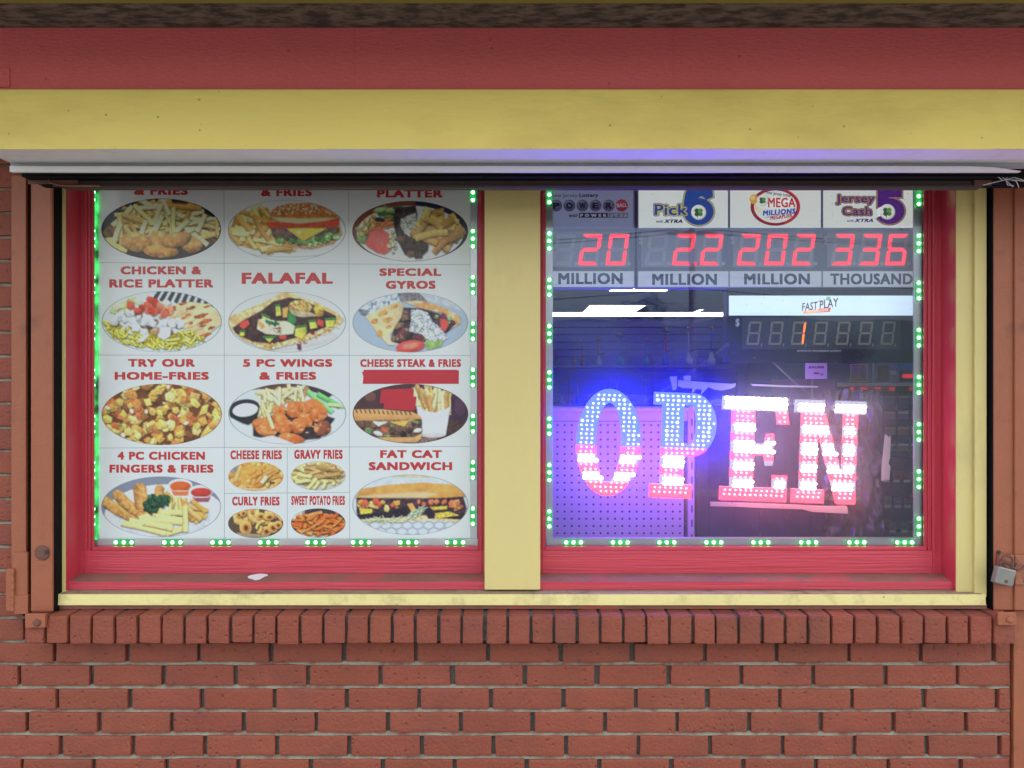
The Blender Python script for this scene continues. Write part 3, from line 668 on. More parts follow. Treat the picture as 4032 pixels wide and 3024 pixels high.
TX = [("& FRIES", 528, 740, 735, 768), ("& FRIES", 1028, 1228, 741, 773), ("PLATTER", 1484.5, 1743, 746, 778), ("CHICKEN &", 475, 792, 1048, 1081), ("RICE PLATTER", 430, 840, 1099, 1133),
      ("FALAFAL", 951.5, 1310, 1073, 1118), ("SPECIAL", 1494, 1738, 1056, 1087), ("GYROS", 1519, 1715, 1105, 1138), ("TRY OUR", 504, 768, 1413, 1445), ("HOME-FRIES", 451.5, 822, 1464, 1496),
      ("5 PC WINGS", 957, 1308, 1413.5, 1445), ("& FRIES", 1021, 1245, 1464, 1496), ("CHEESE STEAK & FRIES", 1418.6, 1815, 1413.5, 1445.5), ("4 PC CHICKEN", 462.5, 807, 1778, 1811),
      ("FINGERS & FRIES", 431, 840, 1829, 1862), ("CHEESE FRIES", 907, 1110, 1772.5, 1809), ("GRAVY FRIES", 1158.5, 1349, 1770.5, 1807.6), ("CURLY FRIES", 914, 1101, 1955, 1991),
      ("SWEET POTATO FRIES", 1147, 1358, 1952, 1989.5), ("FAT CAT", 1497, 1740, 1772, 1804), ("SANDWICH", 1452, 1780, 1819, 1852)]
for b, x0, x1, y0, y1 in TX:
    p = MB(); put_text(p, b, x0, x1, y0, y1, YPO - .0004, .052); p.build('dish_title', M['redink'], po)

FR = [(240, 225, 160), (232, 208, 130), (222, 190, 110), (245, 232, 178), (205, 160, 80)]
def dish(P, ox, oy, edge=(150, 155, 155), gain=1.22, nu=150, nv=84): P.mesh('dish_picture', ox, oy, YPO - .0005, po, M['ink'], gain, edge, nu, nv)
# chicken nuggets and fries
P = Pic(1126, 830, 966, 495, (24, 27, 44), 1); P.poly([(200, 1020), (2100, 1000), (2100, 1400), (200, 1400)], (70, 64, 66), .1, soft=4)
reg = [(160, 880), (560, 520), (900, 350), (1560, 390), (2080, 720), (2090, 1050), (1700, 1010), (500, 1010), (560, 1210), (300, 1010)]
P.poly(reg, (120, 85, 40), .3, 60, soft=3); P.fries(75, reg, 38, (260, 620), (10, 38), FR, .55); P.fries(14, reg, 36, (250, 420), (95, 22), FR, .55)
P.cap(1130, 430, 1000, 760, 36, FR[0]); P.cap(1140, 620, 1030, 860, 40, FR[3]); P.cap(200, 1000, 560, 1190, 44, FR[1])
for a in ((1080, 1010, 180, 150, 0), (720, 1040, 245, 152, 8), (1620, 1090, 175, 122, 5), (1110, 1190, 278, 105, 4), (1370, 995, 240, 125, -14)): P.ell(*a[:4], (212, 148, 82), a[4], .42, .16, .1, .6, 50, col2=(226, 172, 104))
dish(P, 360, 700, (30, 30, 40))
# burger
P = Pic(1103, 848, 954, 492, (222, 228, 228), 2); P.ell(1120, 1120, 860, 150, (232, 230, 230), shade=.1, tex=.02, wob=0, shadow=.25); P.ell(1120, 1075, 780, 130, (214, 206, 204), shade=.05, tex=.04, wob=0, shadow=0)
reg = [(160, 880), (290, 590), (790, 470), (900, 690), (960, 1010), (1280, 1160), (780, 1200), (330, 1090)]
P.poly(reg, (205, 150, 70), .25, soft=3); P.fries(34, reg, 40, (240, 460), (35, 42), [(240, 208, 120), (246, 222, 150), (226, 180, 90), (214, 160, 80)], .4)
P.poly([(870, 900), (1040, 1100), (1500, 1145), (1860, 1050), (2000, 900), (1970, 770), (1500, 980)], (224, 160, 92), .1, grad=(0, -.1), shadow=.4)
P.poly([(850, 820), (1100, 790), (1950, 800), (1945, 900), (1640, 1010), (1000, 1020), (880, 950)], (96, 66, 54), .45, 50, grad=(0, -.2), shadow=.5)
P.dots(40, [(930, 1000), (1400, 1010), (1900, 900), (1950, 950), (1600, 1060), (1000, 1070)], (24, 62), [(130, 180, 90), (96, 150, 66), (170, 205, 130), (70, 110, 50)], shade=.4, wob=.3)
P.poly([(1060, 800), (1780, 800), (1640, 880), (1370, 1020), (1240, 930)], (246, 196, 58), .07, grad=(.1, -.2), shadow=.45); P.ell(1300, 880, 40, 18, (255, 240, 190), 10, 0, 0, .2, 0)
P.poly([(760, 720), (1000, 700), (1955, 650), (1945, 770), (1860, 810), (1300, 800), (840, 830)], (214, 78, 46), .12, grad=(0, -.3), shadow=.4)
P.poly([(825, 620), (870, 520), (960, 455), (1150, 415), (1450, 405), (1690, 460), (1900, 590), (1965, 650), (1700, 705), (1300, 742), (980, 715), (860, 665)], (196, 118, 56), .12, 70, (0, .05), 1, .3)
P.put(P.mask([(830, 625), (1300, 650), (1960, 640), (1700, 705), (1300, 742), (980, 715)], 7) * .9, (232, 214, 172)); P.dots(110, [(870, 540), (1000, 440), (1300, 410), (1600, 430), (1880, 590), (1500, 590), (900, 600)], (8, 17), [(244, 230, 200), (230, 208, 165)], shade=.1, tex=0, shadow=.2)
dish(P, 860, 700)
# gyro platter
P = Pic(1045, 862, 935, 487, (128, 66, 48), 3); P.poly([(1100, 300), (2100, 300), (2100, 1400), (1300, 1400)], (40, 38, 66), .1, soft=8); P.ell(1045, 900, 862, 450, (222, 222, 222), shade=.08, tex=.02, wob=0)
P.chunks(26, [(220, 850), (500, 500), (900, 480), (800, 800), (350, 1050), (220, 1000)], (60, 110), [(70, 120, 70), (120, 150, 90), (60, 95, 60), (170, 180, 120)]); P.ell(560, 520, 105, 45, (170, 195, 130), -8); P.ell(730, 530, 100, 42, (160, 190, 120), 8)
P.dots(24, [(330, 650), (480, 600), (480, 850), (250, 940)], (30, 42), [(222, 190, 120), (208, 172, 100)]); P.ell(565, 690, 85, 45, (40, 40, 66), 20)
P.fries(22, [(300, 900), (560, 700), (820, 660), (820, 780), (420, 880)], 9, (200, 380), (-18, 18), [(235, 140, 80), (220, 120, 60)], .3)
P.ell(540, 1010, 195, 195, (222, 88, 80), 0, .15); P.ell(600, 1080, 140, 155, (232, 98, 88), 0, .12); P.poly([(800, 480), (1130, 450), (1160, 600), (1100, 1000), (1340, 1000), (1330, 1180), (1200, 1290), (960, 1240), (840, 1000), (780, 760)], (62, 50, 52), .5, 60, soft=2, shadow=.4)
P.chunks(20, [(830, 900), (1100, 980), (1330, 1060), (1200, 1280), (940, 1220)], (50, 100), [(80, 60, 52), (112, 84, 66), (56, 46, 50)]); P.chunks(18, [(720, 800), (800, 850), (820, 1150), (900, 1260), (700, 1180)], (22, 52), [(226, 226, 180), (205, 210, 160)])
P.poly([(890, 660), (1060, 590), (1140, 560), (1160, 800), (1080, 910), (1060, 960), (960, 910), (890, 780)], (232, 234, 226), .1, 20, shadow=.3, col2=(140, 145, 130), t2=16)
P.fries(26, [(1130, 450), (1500, 440), (1760, 640), (1900, 860), (1650, 1160), (1400, 1200), (1100, 960)], 56, (250, 480), (-10, 48), [(206, 168, 96), (190, 150, 82), (222, 188, 116), (176, 130, 66)], .55, 30, .7); P.cap(1140, 975, 1640, 880, 56, (214, 176, 98), -25); P.cap(1430, 1210, 1620, 1010, 46, (180, 130, 74))
dish(P, 1360, 700, (60, 45, 45))
# chicken and rice
P = Pic(1134, 1011, 971, 493, (214, 223, 226), 4)
for k in range(9): P.poly([(1080 + 115 * k, 500), (1140 + 115 * k, 500), (1030 + 118 * k, 690 + 12 * k), (975 + 118 * k, 650 + 12 * k)], (52, 55, 66), .06)
P.chunks(20, [(330, 780), (480, 680), (800, 640), (700, 800), (400, 880)], (50, 100), [(206, 218, 160), (222, 230, 190), (188, 205, 130)], .25); P.chunks(8, [(1050, 680), (1250, 680), (1280, 780), (1100, 760)], (40, 70), [(206, 222, 180), (230, 236, 220)], .2)
P.poly([(1260, 780), (1420, 700), (1620, 690), (1900, 730), (2050, 850), (2110, 1040), (1960, 1150), (1800, 1300), (1660, 1200), (1450, 1100), (1240, 960)], (232, 208, 160), .08, 90, (0, -.1), 1, .4)
for a in ((1480, 720, 70, 18), (1610, 790, 70, 26), (1850, 770, 60, 20), (1330, 800, 40, 44), (1770, 910, 90, 36), (1560, 900, 50, 20), (1480, 950, 40, 22), (1840, 1000, 90, 30), (1600, 1030, 36, 20), (1760, 1040, 50, 18), (1800, 1075, 60, 20), (1930, 1110, 50, 26), (1800, 1240, 90, 30)): P.ell(*a, (168, 92, 48), -18, .1, .3, .4, 0)
for k in range(5): P.cap(1260 + k * 60, 960 + k * 55, 1560 + k * 60, 830 + k * 70, 7, (196, 162, 112), 20, 0)
P.fries(330, [(180, 960), (330, 1040), (700, 1130), (1300, 1180), (1640, 1160), (1840, 1290), (1560, 1430), (1000, 1450), (560, 1370), (250, 1200)], 15, (70, 130), (20, 50), [(226, 218, 70), (236, 228, 96), (208, 190, 46), (240, 236, 130), (176, 150, 40)], .35, 4, .3)
P.chunks(26, [(260, 900), (600, 820), (900, 850), (1400, 960), (1480, 1180), (900, 1160), (420, 1130)], (40, 85), [(170, 130, 98), (140, 100, 72), (196, 156, 122), (110, 76, 60)])
P.chunks(34, [(260, 920), (560, 840), (900, 840), (1400, 960), (1600, 1150), (1100, 1260), (560, 1180), (330, 1000)], (44, 110), [(232, 234, 238), (222, 226, 232), (240, 241, 243)], .35, .05); P.poly([(1110, 1100), (1290, 1090), (1270, 1250), (1160, 1310), (1085, 1230)], (234, 236, 240), .05, shadow=.4); P.poly([(900, 1200), (930, 1230), (840, 1330), (730, 1340), (800, 1270)], (228, 230, 234), .05, shadow=.3)
P.chunks(26, [(570, 740), (880, 620), (1130, 740), (1300, 850), (1180, 890), (940, 880), (680, 830)], (50, 105), [(222, 76, 50), (236, 96, 66), (205, 60, 40), (240, 150, 120)], .35)
dish(P, 360, 1020)
# falafel pita
P = Pic(1111, 1018, 951, 488, (216, 219, 218), 5); P.ell(1300, 1330, 640, 120, (206, 203, 202), -8, .05, .02, 0, 0)
P.poly([(150, 940), (420, 820), (760, 690), (960, 560), (1150, 530), (1320, 600), (1640, 720), (1900, 860), (2030, 980), (1950, 1060), (1700, 1200), (1350, 1330), (800, 1470), (420, 1320), (200, 1150)], (222, 182, 116), .12, 40, (0, -.1), 1, .3, (242, 216, 164), 40)
P.poly([(230, 1110), (420, 980), (700, 830), (880, 690), (1130, 620), (1330, 650), (1620, 780), (1900, 920), (1880, 1040), (1600, 1150), (1340, 1240), (900, 1370), (540, 1330), (270, 1190)], (62, 38, 40), .4, 60, soft=2)
P.ell(1320, 770, 190, 105, (192, 152, 84), 5, .3, .35, .2, .5, 26, col2=(226, 196, 120)); P.ell(1620, 840, 80, 95, (214, 170, 70), 0, .3, .25, .2); P.poly([(1150, 820), (1500, 860), (1600, 920), (1350, 940), (1180, 900)], (196, 182, 146), .15)
for pt in ([(920, 740), (990, 730), (1020, 910), (930, 920)], [(1240, 1090), (1420, 1060), (1430, 1180), (1350, 1290), (1230, 1240)], [(1720, 960), (1900, 950), (1850, 1090), (1740, 1100)], [(1460, 990), (1570, 980), (1600, 1110), (1480, 1130)], [(350, 1150), (430, 1150), (420, 1240), (340, 1240)], [(720, 1250), (930, 1240), (820, 1350)], [(690, 880), (830, 930), (830, 1010), (720, 990)]):
    P.poly(pt, (206, 206, 86), .1, 40, (-.25, .25), 1, .4); (xa, ya), (xb, yb) = pt[0], pt[1]; P.cap(xa, ya + 12, xb, yb + 12, 18, (52, 122, 62), 0, 0)
P.poly([(1130, 850), (1250, 920), (1260, 1010), (1190, 1080), (1110, 1000)], (58, 138, 76), .15, shadow=.4); P.poly([(1030, 790), (1130, 770), (1110, 940), (1040, 950)], (236, 176, 92), .1, shadow=.4)
P.poly([(640, 980), (720, 950), (960, 1000), (1100, 1000), (1240, 1080), (1210, 1210), (1000, 1230), (760, 1210), (620, 1130)], (232, 222, 192), .09, 60, shadow=.5); P.poly([(640, 960), (760, 1090), (700, 1140), (650, 1060)], (238, 168, 84), .1); P.dots(16, [(740, 1000), (880, 990), (1060, 1030), (880, 1090)], (16, 34), [(60, 130, 70), (40, 100, 56)], shadow=.1); P.dots(8, [(880, 1080), (1030, 1100), (1020, 1180), (900, 1160)], (16, 34), [(110, 66, 50), (240, 220, 200)])
for pt in ([(360, 1010), (480, 980), (510, 1050), (400, 1140), (340, 1080)], [(960, 1230), (1110, 1230), (1080, 1300), (1000, 1290)], [(1600, 960), (1700, 1000), (1690, 1100), (1590, 1060)]): P.poly(pt, (224, 74, 66), .1, shadow=.4)
P.poly([(1480, 1150), (1550, 1150), (1550, 1220), (1490, 1215)], (110, 40, 70), .1); P.poly([(1270, 1330), (1330, 1330), (1335, 1470), (1275, 1460)], (126, 52, 90), .1, shadow=.3); P.dots(50, [(1350, 1300), (1900, 1080), (1960, 1100), (1400, 1350), (900, 1450), (600, 1400)], (14, 32), [(200, 150, 84), (240, 214, 164)], shadow=.15)
dish(P, 860, 1020)
# gyro wrap
P = Pic(1048, 1023, 933, 483, (172, 188, 204), 6); P.poly([(840, 540), (1500, 540), (1980, 760), (1900, 840), (1300, 660)], (196, 204, 212), .06); P.poly([(830, 540), (1180, 540), (1320, 680), (900, 690)], (130, 126, 134), .2, 30)
P.poly([(200, 830), (480, 640), (830, 560), (870, 680), (600, 780), (320, 930)], (222, 232, 236), .2, 30, col2=(130, 156, 180), t2=40); P.poly([(200, 800), (400, 830), (330, 930), (250, 900)], (120, 126, 140), .2, 30)
P.poly([(930, 680), (1250, 670), (1640, 800), (1850, 930), (1850, 1040), (1580, 1200), (1500, 1100), (1750, 1000), (1560, 870), (1200, 790)], (222, 164, 104), .12, shadow=.4, col2=(240, 208, 160), t2=80)
P.poly([(900, 780), (1250, 800), (1560, 900), (1790, 1030), (1650, 1180), (1500, 1290), (1290, 1330), (900, 1390), (730, 1310), (800, 1060)], (64, 48, 62), .4, 60, soft=2)
P.chunks(22, [(820, 900), (1040, 880), (1020, 1150), (1250, 1250), (1000, 1330), (760, 1290)], (50, 110), [(120, 92, 74), (84, 60, 62), (150, 120, 90), (130, 60, 76)]); P.chunks(10, [(1420, 940), (1600, 900), (1780, 1040), (1640, 1000)], (40, 60), [(160, 180, 120), (110, 50, 80)])
P.poly([(1050, 820), (1180, 810), (1330, 860), (1400, 1000), (1560, 1130), (1660, 1270), (1560, 1330), (1310, 1320), (1240, 1220), (1020, 1170), (1060, 1000)], (222, 226, 230), .12, 22, shadow=.35, col2=(150, 158, 160), t2=18)
P.poly([(1520, 960), (1620, 970), (1670, 1060), (1620, 1160), (1540, 1140)], (228, 84, 76), .1, shadow=.4)
P.poly([(320, 920), (600, 780), (880, 680), (945, 760), (900, 940), (800, 1100), (720, 1230), (740, 1330), (800, 1380), (700, 1390), (640, 1330), (520, 1200)], (232, 208, 158), .08, 90, (-.1, 0), 1, .4)
for a in ((620, 870, 80, 44), (790, 770, 60, 30), (470, 1010, 60, 40), (680, 990, 90, 36), (690, 1100, 50, 28), (560, 1200, 44, 70)): P.ell(*a, (206, 148, 84), -18, .1, .2, .3, 0)
P.poly([(650, 1300), (720, 1190), (740, 1340), (880, 1370), (760, 1390), (660, 1360)], (226, 210, 176), .08); P.ell(1050, 1410, 232, 98, (226, 84, 82), -8, .2, .08, .04, .4, hi=.3); P.ell(1060, 1400, 160, 40, (236, 130, 104), -12, .1, .2, .2, 0); P.poly([(1300, 1290), (1400, 1330), (1580, 1310), (1540, 1410), (1340, 1460), (1300, 1420)], (150, 184, 104), .15, shadow=.35)
dish(P, 1360, 1020)
# home fries
P = Pic(1134, 1031, 971, 494, (116, 66, 40), 7); full = [(100, 480), (2160, 480), (2160, 1580), (100, 1580)]; HC = [(238, 196, 104), (224, 172, 84), (244, 216, 140), (214, 146, 76), (234, 186, 96), (244, 206, 110), (212, 116, 66), (232, 190, 110)]
P.chunks(70, full, (70, 120), [(150, 96, 54), (110, 66, 48), (176, 116, 62)]); P.chunks(190, full, (62, 118), HC, .45, .12); P.dots(90, full, (6, 11), [(80, 40, 30), (60, 30, 26)], shade=0, shadow=0); P.dots(14, full, (16, 30), [(110, 160, 96), (90, 140, 80)], shadow=.2); P.dots(16, full, (26, 50), [(236, 222, 186), (250, 240, 200)], shadow=.3, hi=.5)
dish(P, 360, 1380, (150, 110, 70))
# wings
P = Pic(1111, 1023, 952, 490, (214, 221, 222), 8); P.poly([(500, 640), (900, 520), (1100, 520), (1100, 640), (700, 620)], (98, 62, 58), .2); P.poly([(1150, 520), (1500, 540), (1850, 710), (1780, 760), (1460, 640), (1200, 620)], (60, 52, 62), .2)
reg = [(650, 680), (1000, 600), (1440, 560), (1480, 640), (1380, 800), (1100, 860), (900, 900), (800, 1100), (630, 1080)]
P.poly(reg, (196, 150, 96), .2, soft=3); P.fries(40, reg, 30, (200, 330), (70, 45), [(238, 222, 166), (226, 204, 140), (244, 232, 186)], .4)
P.cap(1440, 660, 1830, 990, 44, (140, 205, 130)); P.cap(1600, 700, 1950, 900, 40, (112, 190, 108)); P.cap(1780, 870, 2040, 900, 30, (190, 220, 150)); P.poly([(170, 1000), (660, 940), (620, 1120), (480, 1200), (380, 1170), (190, 1070)], (36, 38, 46), .15, shadow=.3); P.ell(415, 930, 250, 140, (40, 42, 50), -8, .1, .05, 0, .2); P.ell(430, 960, 205, 108, (232, 236, 228), -8, .06, .04, .03, 0)
P.poly([(560, 1150), (1300, 900), (1880, 1100), (1640, 1420), (1000, 1480), (560, 1380)], (52, 40, 48), .3, soft=3)
for a in ((1520, 980, 260, 170, 25), (1220, 960, 140, 130, 0), (985, 970, 115, 90, 0), (1000, 1110, 130, 100, 20), (720, 1200, 170, 120, 10), (1390, 1120, 150, 100, 40), (1050, 1230, 170, 120, 5), (760, 1290, 190, 95, 12), (1290, 1220, 115, 125, 0), (1160, 1430, 215, 85, 5), (1680, 1260, 150, 120, -30)): P.ell(*a[:4], (218, 116, 60) if a[0] != 1680 else (140, 78, 58), a[4], .35, .16, .16, .55, 50, .25, (232, 140, 78))
for k in range(16): P.ell(P.r.uniform(650, 1750), P.r.uniform(920, 1330), 30, 10, (244, 180, 130), P.r.uniform(-40, 40), 0, 0, .3, 0)
P.cap(770, 960, 880, 1260, 32, (238, 222, 160)); P.cap(850, 880, 830, 1000, 30, (232, 214, 150)); P.poly([(560, 1430), (880, 1370), (1250, 1510), (700, 1560)], (222, 226, 228), .05, shadow=.3)
dish(P, 860, 1380)
# cheese steak
P = Pic(1050, 1020, 932, 480, (78, 50, 56), 9); P.poly([(1150, 500), (2000, 500), (2000, 1150), (1250, 1150)], (64, 42, 66), .1, soft=6); P.ell(400, 740, 90, 80, (112, 74, 66), 0, .1, .05, 0, 0); P.ell(1850, 900, 90, 160, (84, 54, 76), 0, .1, .05, 0, 0)
P.poly([(100, 1130), (2000, 1130), (2000, 1560), (100, 1560)], (74, 50, 50), .35, 24); P.poly([(600, 1440), (1500, 1390), (1400, 1560), (600, 1560)], (130, 104, 96), .35, 14)
P.fries(44, [(1100, 560), (1400, 540), (1800, 720), (1690, 960), (1440, 1030), (1200, 960), (1110, 740)], 36, (260, 420), (84, 14), [(238, 208, 148), (228, 190, 120), (244, 222, 170), (212, 164, 100)], .35)
P.poly([(1140, 880), (1280, 970), (1440, 1000), (1600, 960), (1700, 890), (1620, 1370), (1240, 1390)], (222, 220, 226), .03, shadow=.4); P.ell(1420, 1370, 190, 40, (200, 196, 196), 0, .1, .03, 0, 0)
P.poly([(110, 950), (560, 945), (1080, 990), (1200, 1050), (1230, 1110), (800, 1140), (130, 1140)], (222, 164, 100), .06, 90, (0, -.25), 1, .3)
for k in range(13): P.cap(170 + 72 * k, 955 + 3 * k, 190 + 72 * k, 1000 + 3 * k, 11, (92, 74, 74), 0, 0, False)
P.poly([(150, 1140), (1230, 1110), (1240, 1300), (1150, 1400), (500, 1390), (250, 1280)], (98, 72, 62), .5, 40, soft=2)
P.chunks(34, [(170, 1160), (1200, 1150), (1180, 1340), (600, 1370), (300, 1280)], (50, 100), [(140, 104, 84), (112, 82, 68), (80, 56, 54), (166, 128, 104)]); P.poly([(430, 1140), (700, 1150), (530, 1230)], (240, 236, 216), .04, shadow=.3); P.poly([(700, 1150), (1030, 1130), (950, 1230)], (240, 190, 90), .05, shadow=.3)
P.poly([(320, 1260), (440, 1270), (400, 1360), (330, 1320)], (90, 140, 84), .1); P.poly([(720, 1180), (800, 1220), (740, 1230)], (110, 170, 96), .1); P.poly([(1040, 1140), (1180, 1130), (1170, 1180)], (110, 160, 96), .1); P.poly([(600, 1230), (680, 1250), (650, 1310), (580, 1290)], (224, 96, 66), .1); P.ell(930, 1350, 44, 50, (24, 24, 34), 0, .3, .05, .1, .3, hi=.7); P.ell(530, 1340, 75, 40, (236, 236, 226), 20); P.ell(1170, 1290, 75, 38, (236, 236, 226), -10); P.poly([(610, 1370), (740, 1360), (700, 1400)], (130, 180, 90), .1)
P.poly([(500, 1400), (1100, 1400), (1245, 1330), (1220, 1420), (1150, 1480), (700, 1490)], (220, 172, 112), .06, grad=(0, -.2), shadow=.3)
dish(P, 1360, 1380, (80, 55, 60))
# chicken fingers
P = Pic(1125, 1046, 968, 489, (132, 138, 154), 10); P.ell(1190, 1190, 975, 505, (226, 229, 234), 0, .05, .02, 0, .3); P.ell(1150, 1230, 800, 300, (206, 208, 214), 0, .05, .05, 0, 0)
for a in ((210, 950, 740, 1230), (430, 860, 830, 1160)): P.cap(*a, 88, (206, 150, 84), 30, .5, False, .2)
P.cap(780, 770, 810, 1010, 110, (206, 148, 84), 0, .4, False, .22); P.cap(1100, 760, 1080, 860, 74, (210, 154, 88), 0, .4, False, .2)
P.ell(1435, 700, 195, 105, (232, 226, 226), 0, .1, .02, 0, .3); P.poly([(1280, 770), (1590, 770), (1550, 870), (1330, 870)], (226, 120, 72), .05, soft=2); P.ell(1435, 715, 168, 80, (218, 96, 48), 0, .2, .05, 0, 0); P.ell(1435, 790, 150, 8, (240, 210, 200), 0, 0, 0, 0, 0)
P.ell(1765, 800, 195, 105, (230, 226, 230), 0, .1, .02, 0, .3); P.poly([(1620, 880), (1930, 880), (1890, 970), (1680, 970)], (150, 84, 96), .05, soft=2); P.ell(1770, 815, 166, 75, (190, 62, 54), 0, .2, .05, 0, 0); P.ell(1765, 893, 150, 9, (236, 220, 224), 0, 0, 0, 0, 0)
P.fries(20, [(1200, 850), (1700, 960), (1880, 1150), (1750, 1320), (1500, 1300), (1230, 1010)], 42, (260, 420), (48, 22), [(232, 178, 96), (240, 194, 118), (222, 160, 80)], .45, 20, .7); P.fries(9, [(1260, 950), (1450, 950), (1450, 1180), (1240, 1180)], 40, (200, 300), (85, 12), [(240, 212, 140), (234, 200, 124)], .45)
for a in ((780, 1240, 1150, 1090), (1120, 1160, 1480, 1150), (1050, 1200, 1450, 1260), (800, 1250, 1470, 1300), (620, 1270, 1290, 1370), (490, 1310, 1190, 1480), (1220, 1480, 1480, 1400), (1500, 1040, 1510, 1440), (830, 1300, 1300, 1400)): P.cap(*a, 48, (244, 214, 140), P.r.uniform(-16, 16), .5)
P.dots(70, [(860, 960), (1000, 880), (1240, 900), (1270, 1010), (1080, 1080), (950, 1150), (850, 1090)], (26, 60), [(40, 84, 58), (28, 60, 46), (60, 104, 70)], shade=.5, wob=.4)
dish(P, 360, 1740, (150, 153, 162))
# four small ones
P = Pic(604, 557, 445, 237, (206, 160, 106), 11); P.poly([(150, 300), (420, 300), (200, 620)], (150, 142, 140), .1, soft=4); P.fries(60, [(170, 330), (1050, 330), (1050, 790), (170, 790)], 34, (180, 330), (-42, 26), [(240, 206, 130), (236, 168, 88), (232, 150, 70), (240, 190, 110)], .3, 20, 0)
P.poly([(380, 420), (620, 380), (900, 370), (980, 470), (800, 560), (640, 660), (520, 740), (380, 690), (340, 560)], (240, 168, 84), .12, 60, soft=3); P.fries(12, [(420, 420), (900, 380), (900, 520), (500, 680)], 26, (160, 260), (-40, 14), [(244, 180, 98), (238, 160, 76)], .25); P.cap(700, 660, 780, 560, 34, (244, 222, 180)); P.poly([(820, 640), (920, 650), (900, 680), (830, 680)], (110, 50, 44), .1); P.cap(400, 760, 900, 770, 26, (206, 176, 130), 10, 0)
dish(P, 860, 1740, (200, 160, 120), nu=80, nv=46)
P = Pic(1612, 549, 441, 234, (200, 196, 180), 12); P.fries(70, [(1180, 450), (1400, 330), (1900, 330), (2050, 560), (1800, 640), (1300, 700), (1180, 600)], 26, (220, 380), (6, 22), [(226, 202, 130), (206, 176, 104), (236, 216, 150)], .45); P.poly([(1380, 470), (1450, 370), (1900, 380), (2000, 560), (1900, 600), (1500, 560)], (176, 140, 84), .2, 40, soft=4); P.fries(24, [(1380, 420), (1900, 380), (1980, 560), (1500, 570)], 24, (260, 420), (5, 12), [(190, 154, 92), (204, 166, 104), (170, 134, 80)], .4)
for a in ((1240, 650, 1480, 610), (1440, 750, 1580, 590), (1540, 750, 1620, 640), (1690, 750, 1720, 640), (1850, 690, 1860, 640), (1280, 520, 1500, 560)): P.cap(*a, 30, (232, 212, 140), 8)
dish(P, 860, 1740, (170, 160, 130), nu=80, nv=46)
P = Pic(600, 1315, 445, 235, (92, 72, 60), 13); P.fries(22, [(190, 1200), (420, 1130), (900, 1150), (1030, 1250), (900, 1320), (300, 1330)], 40, (130, 240), (20, 45), [(232, 172, 96), (222, 156, 80), (240, 188, 116)], .45, 60)
for (x, y, a, b, w) in ((440, 1380, 100, 118, 1), (770, 1440, 100, 80, 1), (880, 1380, 95, 90, 1), (960, 1340, 70, 66, 1), (680, 1200, 80, 60, 1), (820, 1210, 90, 60, 1), (330, 1170, 60, 60, 1), (400, 1150, 60, 56, 1)):
    P.ell(x, y, a, b, (236, 176, 98), -10, .3, .06, .04, .5); P.ell(x + 4, y + 4, a * .62, b * .6, (206, 138, 70), -10, .2, .06, .05, 0); P.ell(x + 6, y + 6, a * .34, b * .34, (96, 58, 42), 0, .1, 0, .1, 0)
P.cap(610, 1400, 740, 1270, 26, (240, 190, 110), -30); P.cap(640, 1470, 700, 1360, 30, (232, 176, 100), 10); P.cap(300, 1500, 800, 1540, 40, (150, 130, 104), 0, 0)
dish(P, 860, 1740, (150, 120, 90), nu=80, nv=46)
P = Pic(1610, 1308, 440, 235, (60, 54, 66), 14); P.poly([(1170, 1100), (1400, 1100), (1380, 1260), (1180, 1270)], (186, 190, 170), .2); P.ell(1260, 1210, 80, 44, (222, 220, 176), -10); P.poly([(1250, 1500), (2050, 1380), (1900, 1560), (1400, 1580)], (214, 218, 218), .05)
P.fries(75, [(1200, 1320), (1420, 1110), (1500, 1180), (1620, 1090), (1700, 1180), (1800, 1110), (2030, 1270), (2040, 1400), (1850, 1500), (1640, 1530), (1300, 1480)], 22, (180, 330), (-8, 32), [(236, 134, 62), (226, 116, 50), (242, 154, 80), (214, 104, 48)], .5); P.dots(14, [(1350, 1250), (1900, 1250), (1850, 1450), (1400, 1450)], (12, 22), [(70, 80, 50)], shadow=0)
dish(P, 860, 1740, (120, 100, 90), nu=80, nv=46)
# fat sandwich
P = Pic(1049, 1014, 937, 489, (208, 216, 226), 15)
for r_ in range(-1, 3):
    for c_ in range(12):
        x, y = 310 + 172 * c_ + (86 if r_ % 2 else 0), 1345 + 100 * r_; h = [(x + 88 * math.cos(R(60 * k + 30)), y + 62 * math.sin(R(60 * k + 30))) for k in range(6)]
        for k in range(6): P.cap(*h[k], *h[(k + 1) % 6], 5, (160, 164, 172), 0, 0, False)
P.poly([(500, 500), (1600, 500), (1460, 585), (760, 570)], (206, 196, 160), .08); P.poly([(240, 770), (560, 610), (1600, 600), (1800, 690), (1250, 660), (700, 700)], (206, 214, 220), .04)
P.poly([(180, 900), (1900, 880), (1960, 1080), (1900, 1230), (1500, 1260), (300, 1260), (180, 1150)], (66, 46, 60), .3, 60)
P.poly([(220, 1230), (900, 1210), (1300, 1180), (1880, 1230), (1840, 1290), (1300, 1270), (700, 1290), (300, 1280)], (222, 196, 150), .12); P.poly([(160, 900), (250, 760), (700, 690), (1250, 655), (1740, 690), (1900, 800), (1930, 880), (1500, 910), (800, 900), (300, 905)], (222, 160, 84), .09, 90, (0, -.1), 1, .4); P.put(P.mask([(170, 880), (700, 830), (1300, 800), (1500, 850), (1300, 910), (300, 905)], 8) * .8, (222, 202, 162))
P.poly([(180, 1170), (700, 1120), (1040, 1030), (1030, 1160), (900, 1220), (500, 1230), (230, 1250)], (42, 34, 48), .25, 30); P.poly([(1270, 1110), (1340, 1050), (1440, 1170), (1440, 1240), (1340, 1240)], (38, 32, 50), .2, 30); P.poly([(1560, 1230), (1960, 1150), (1860, 1250)], (40, 32, 52), .2)
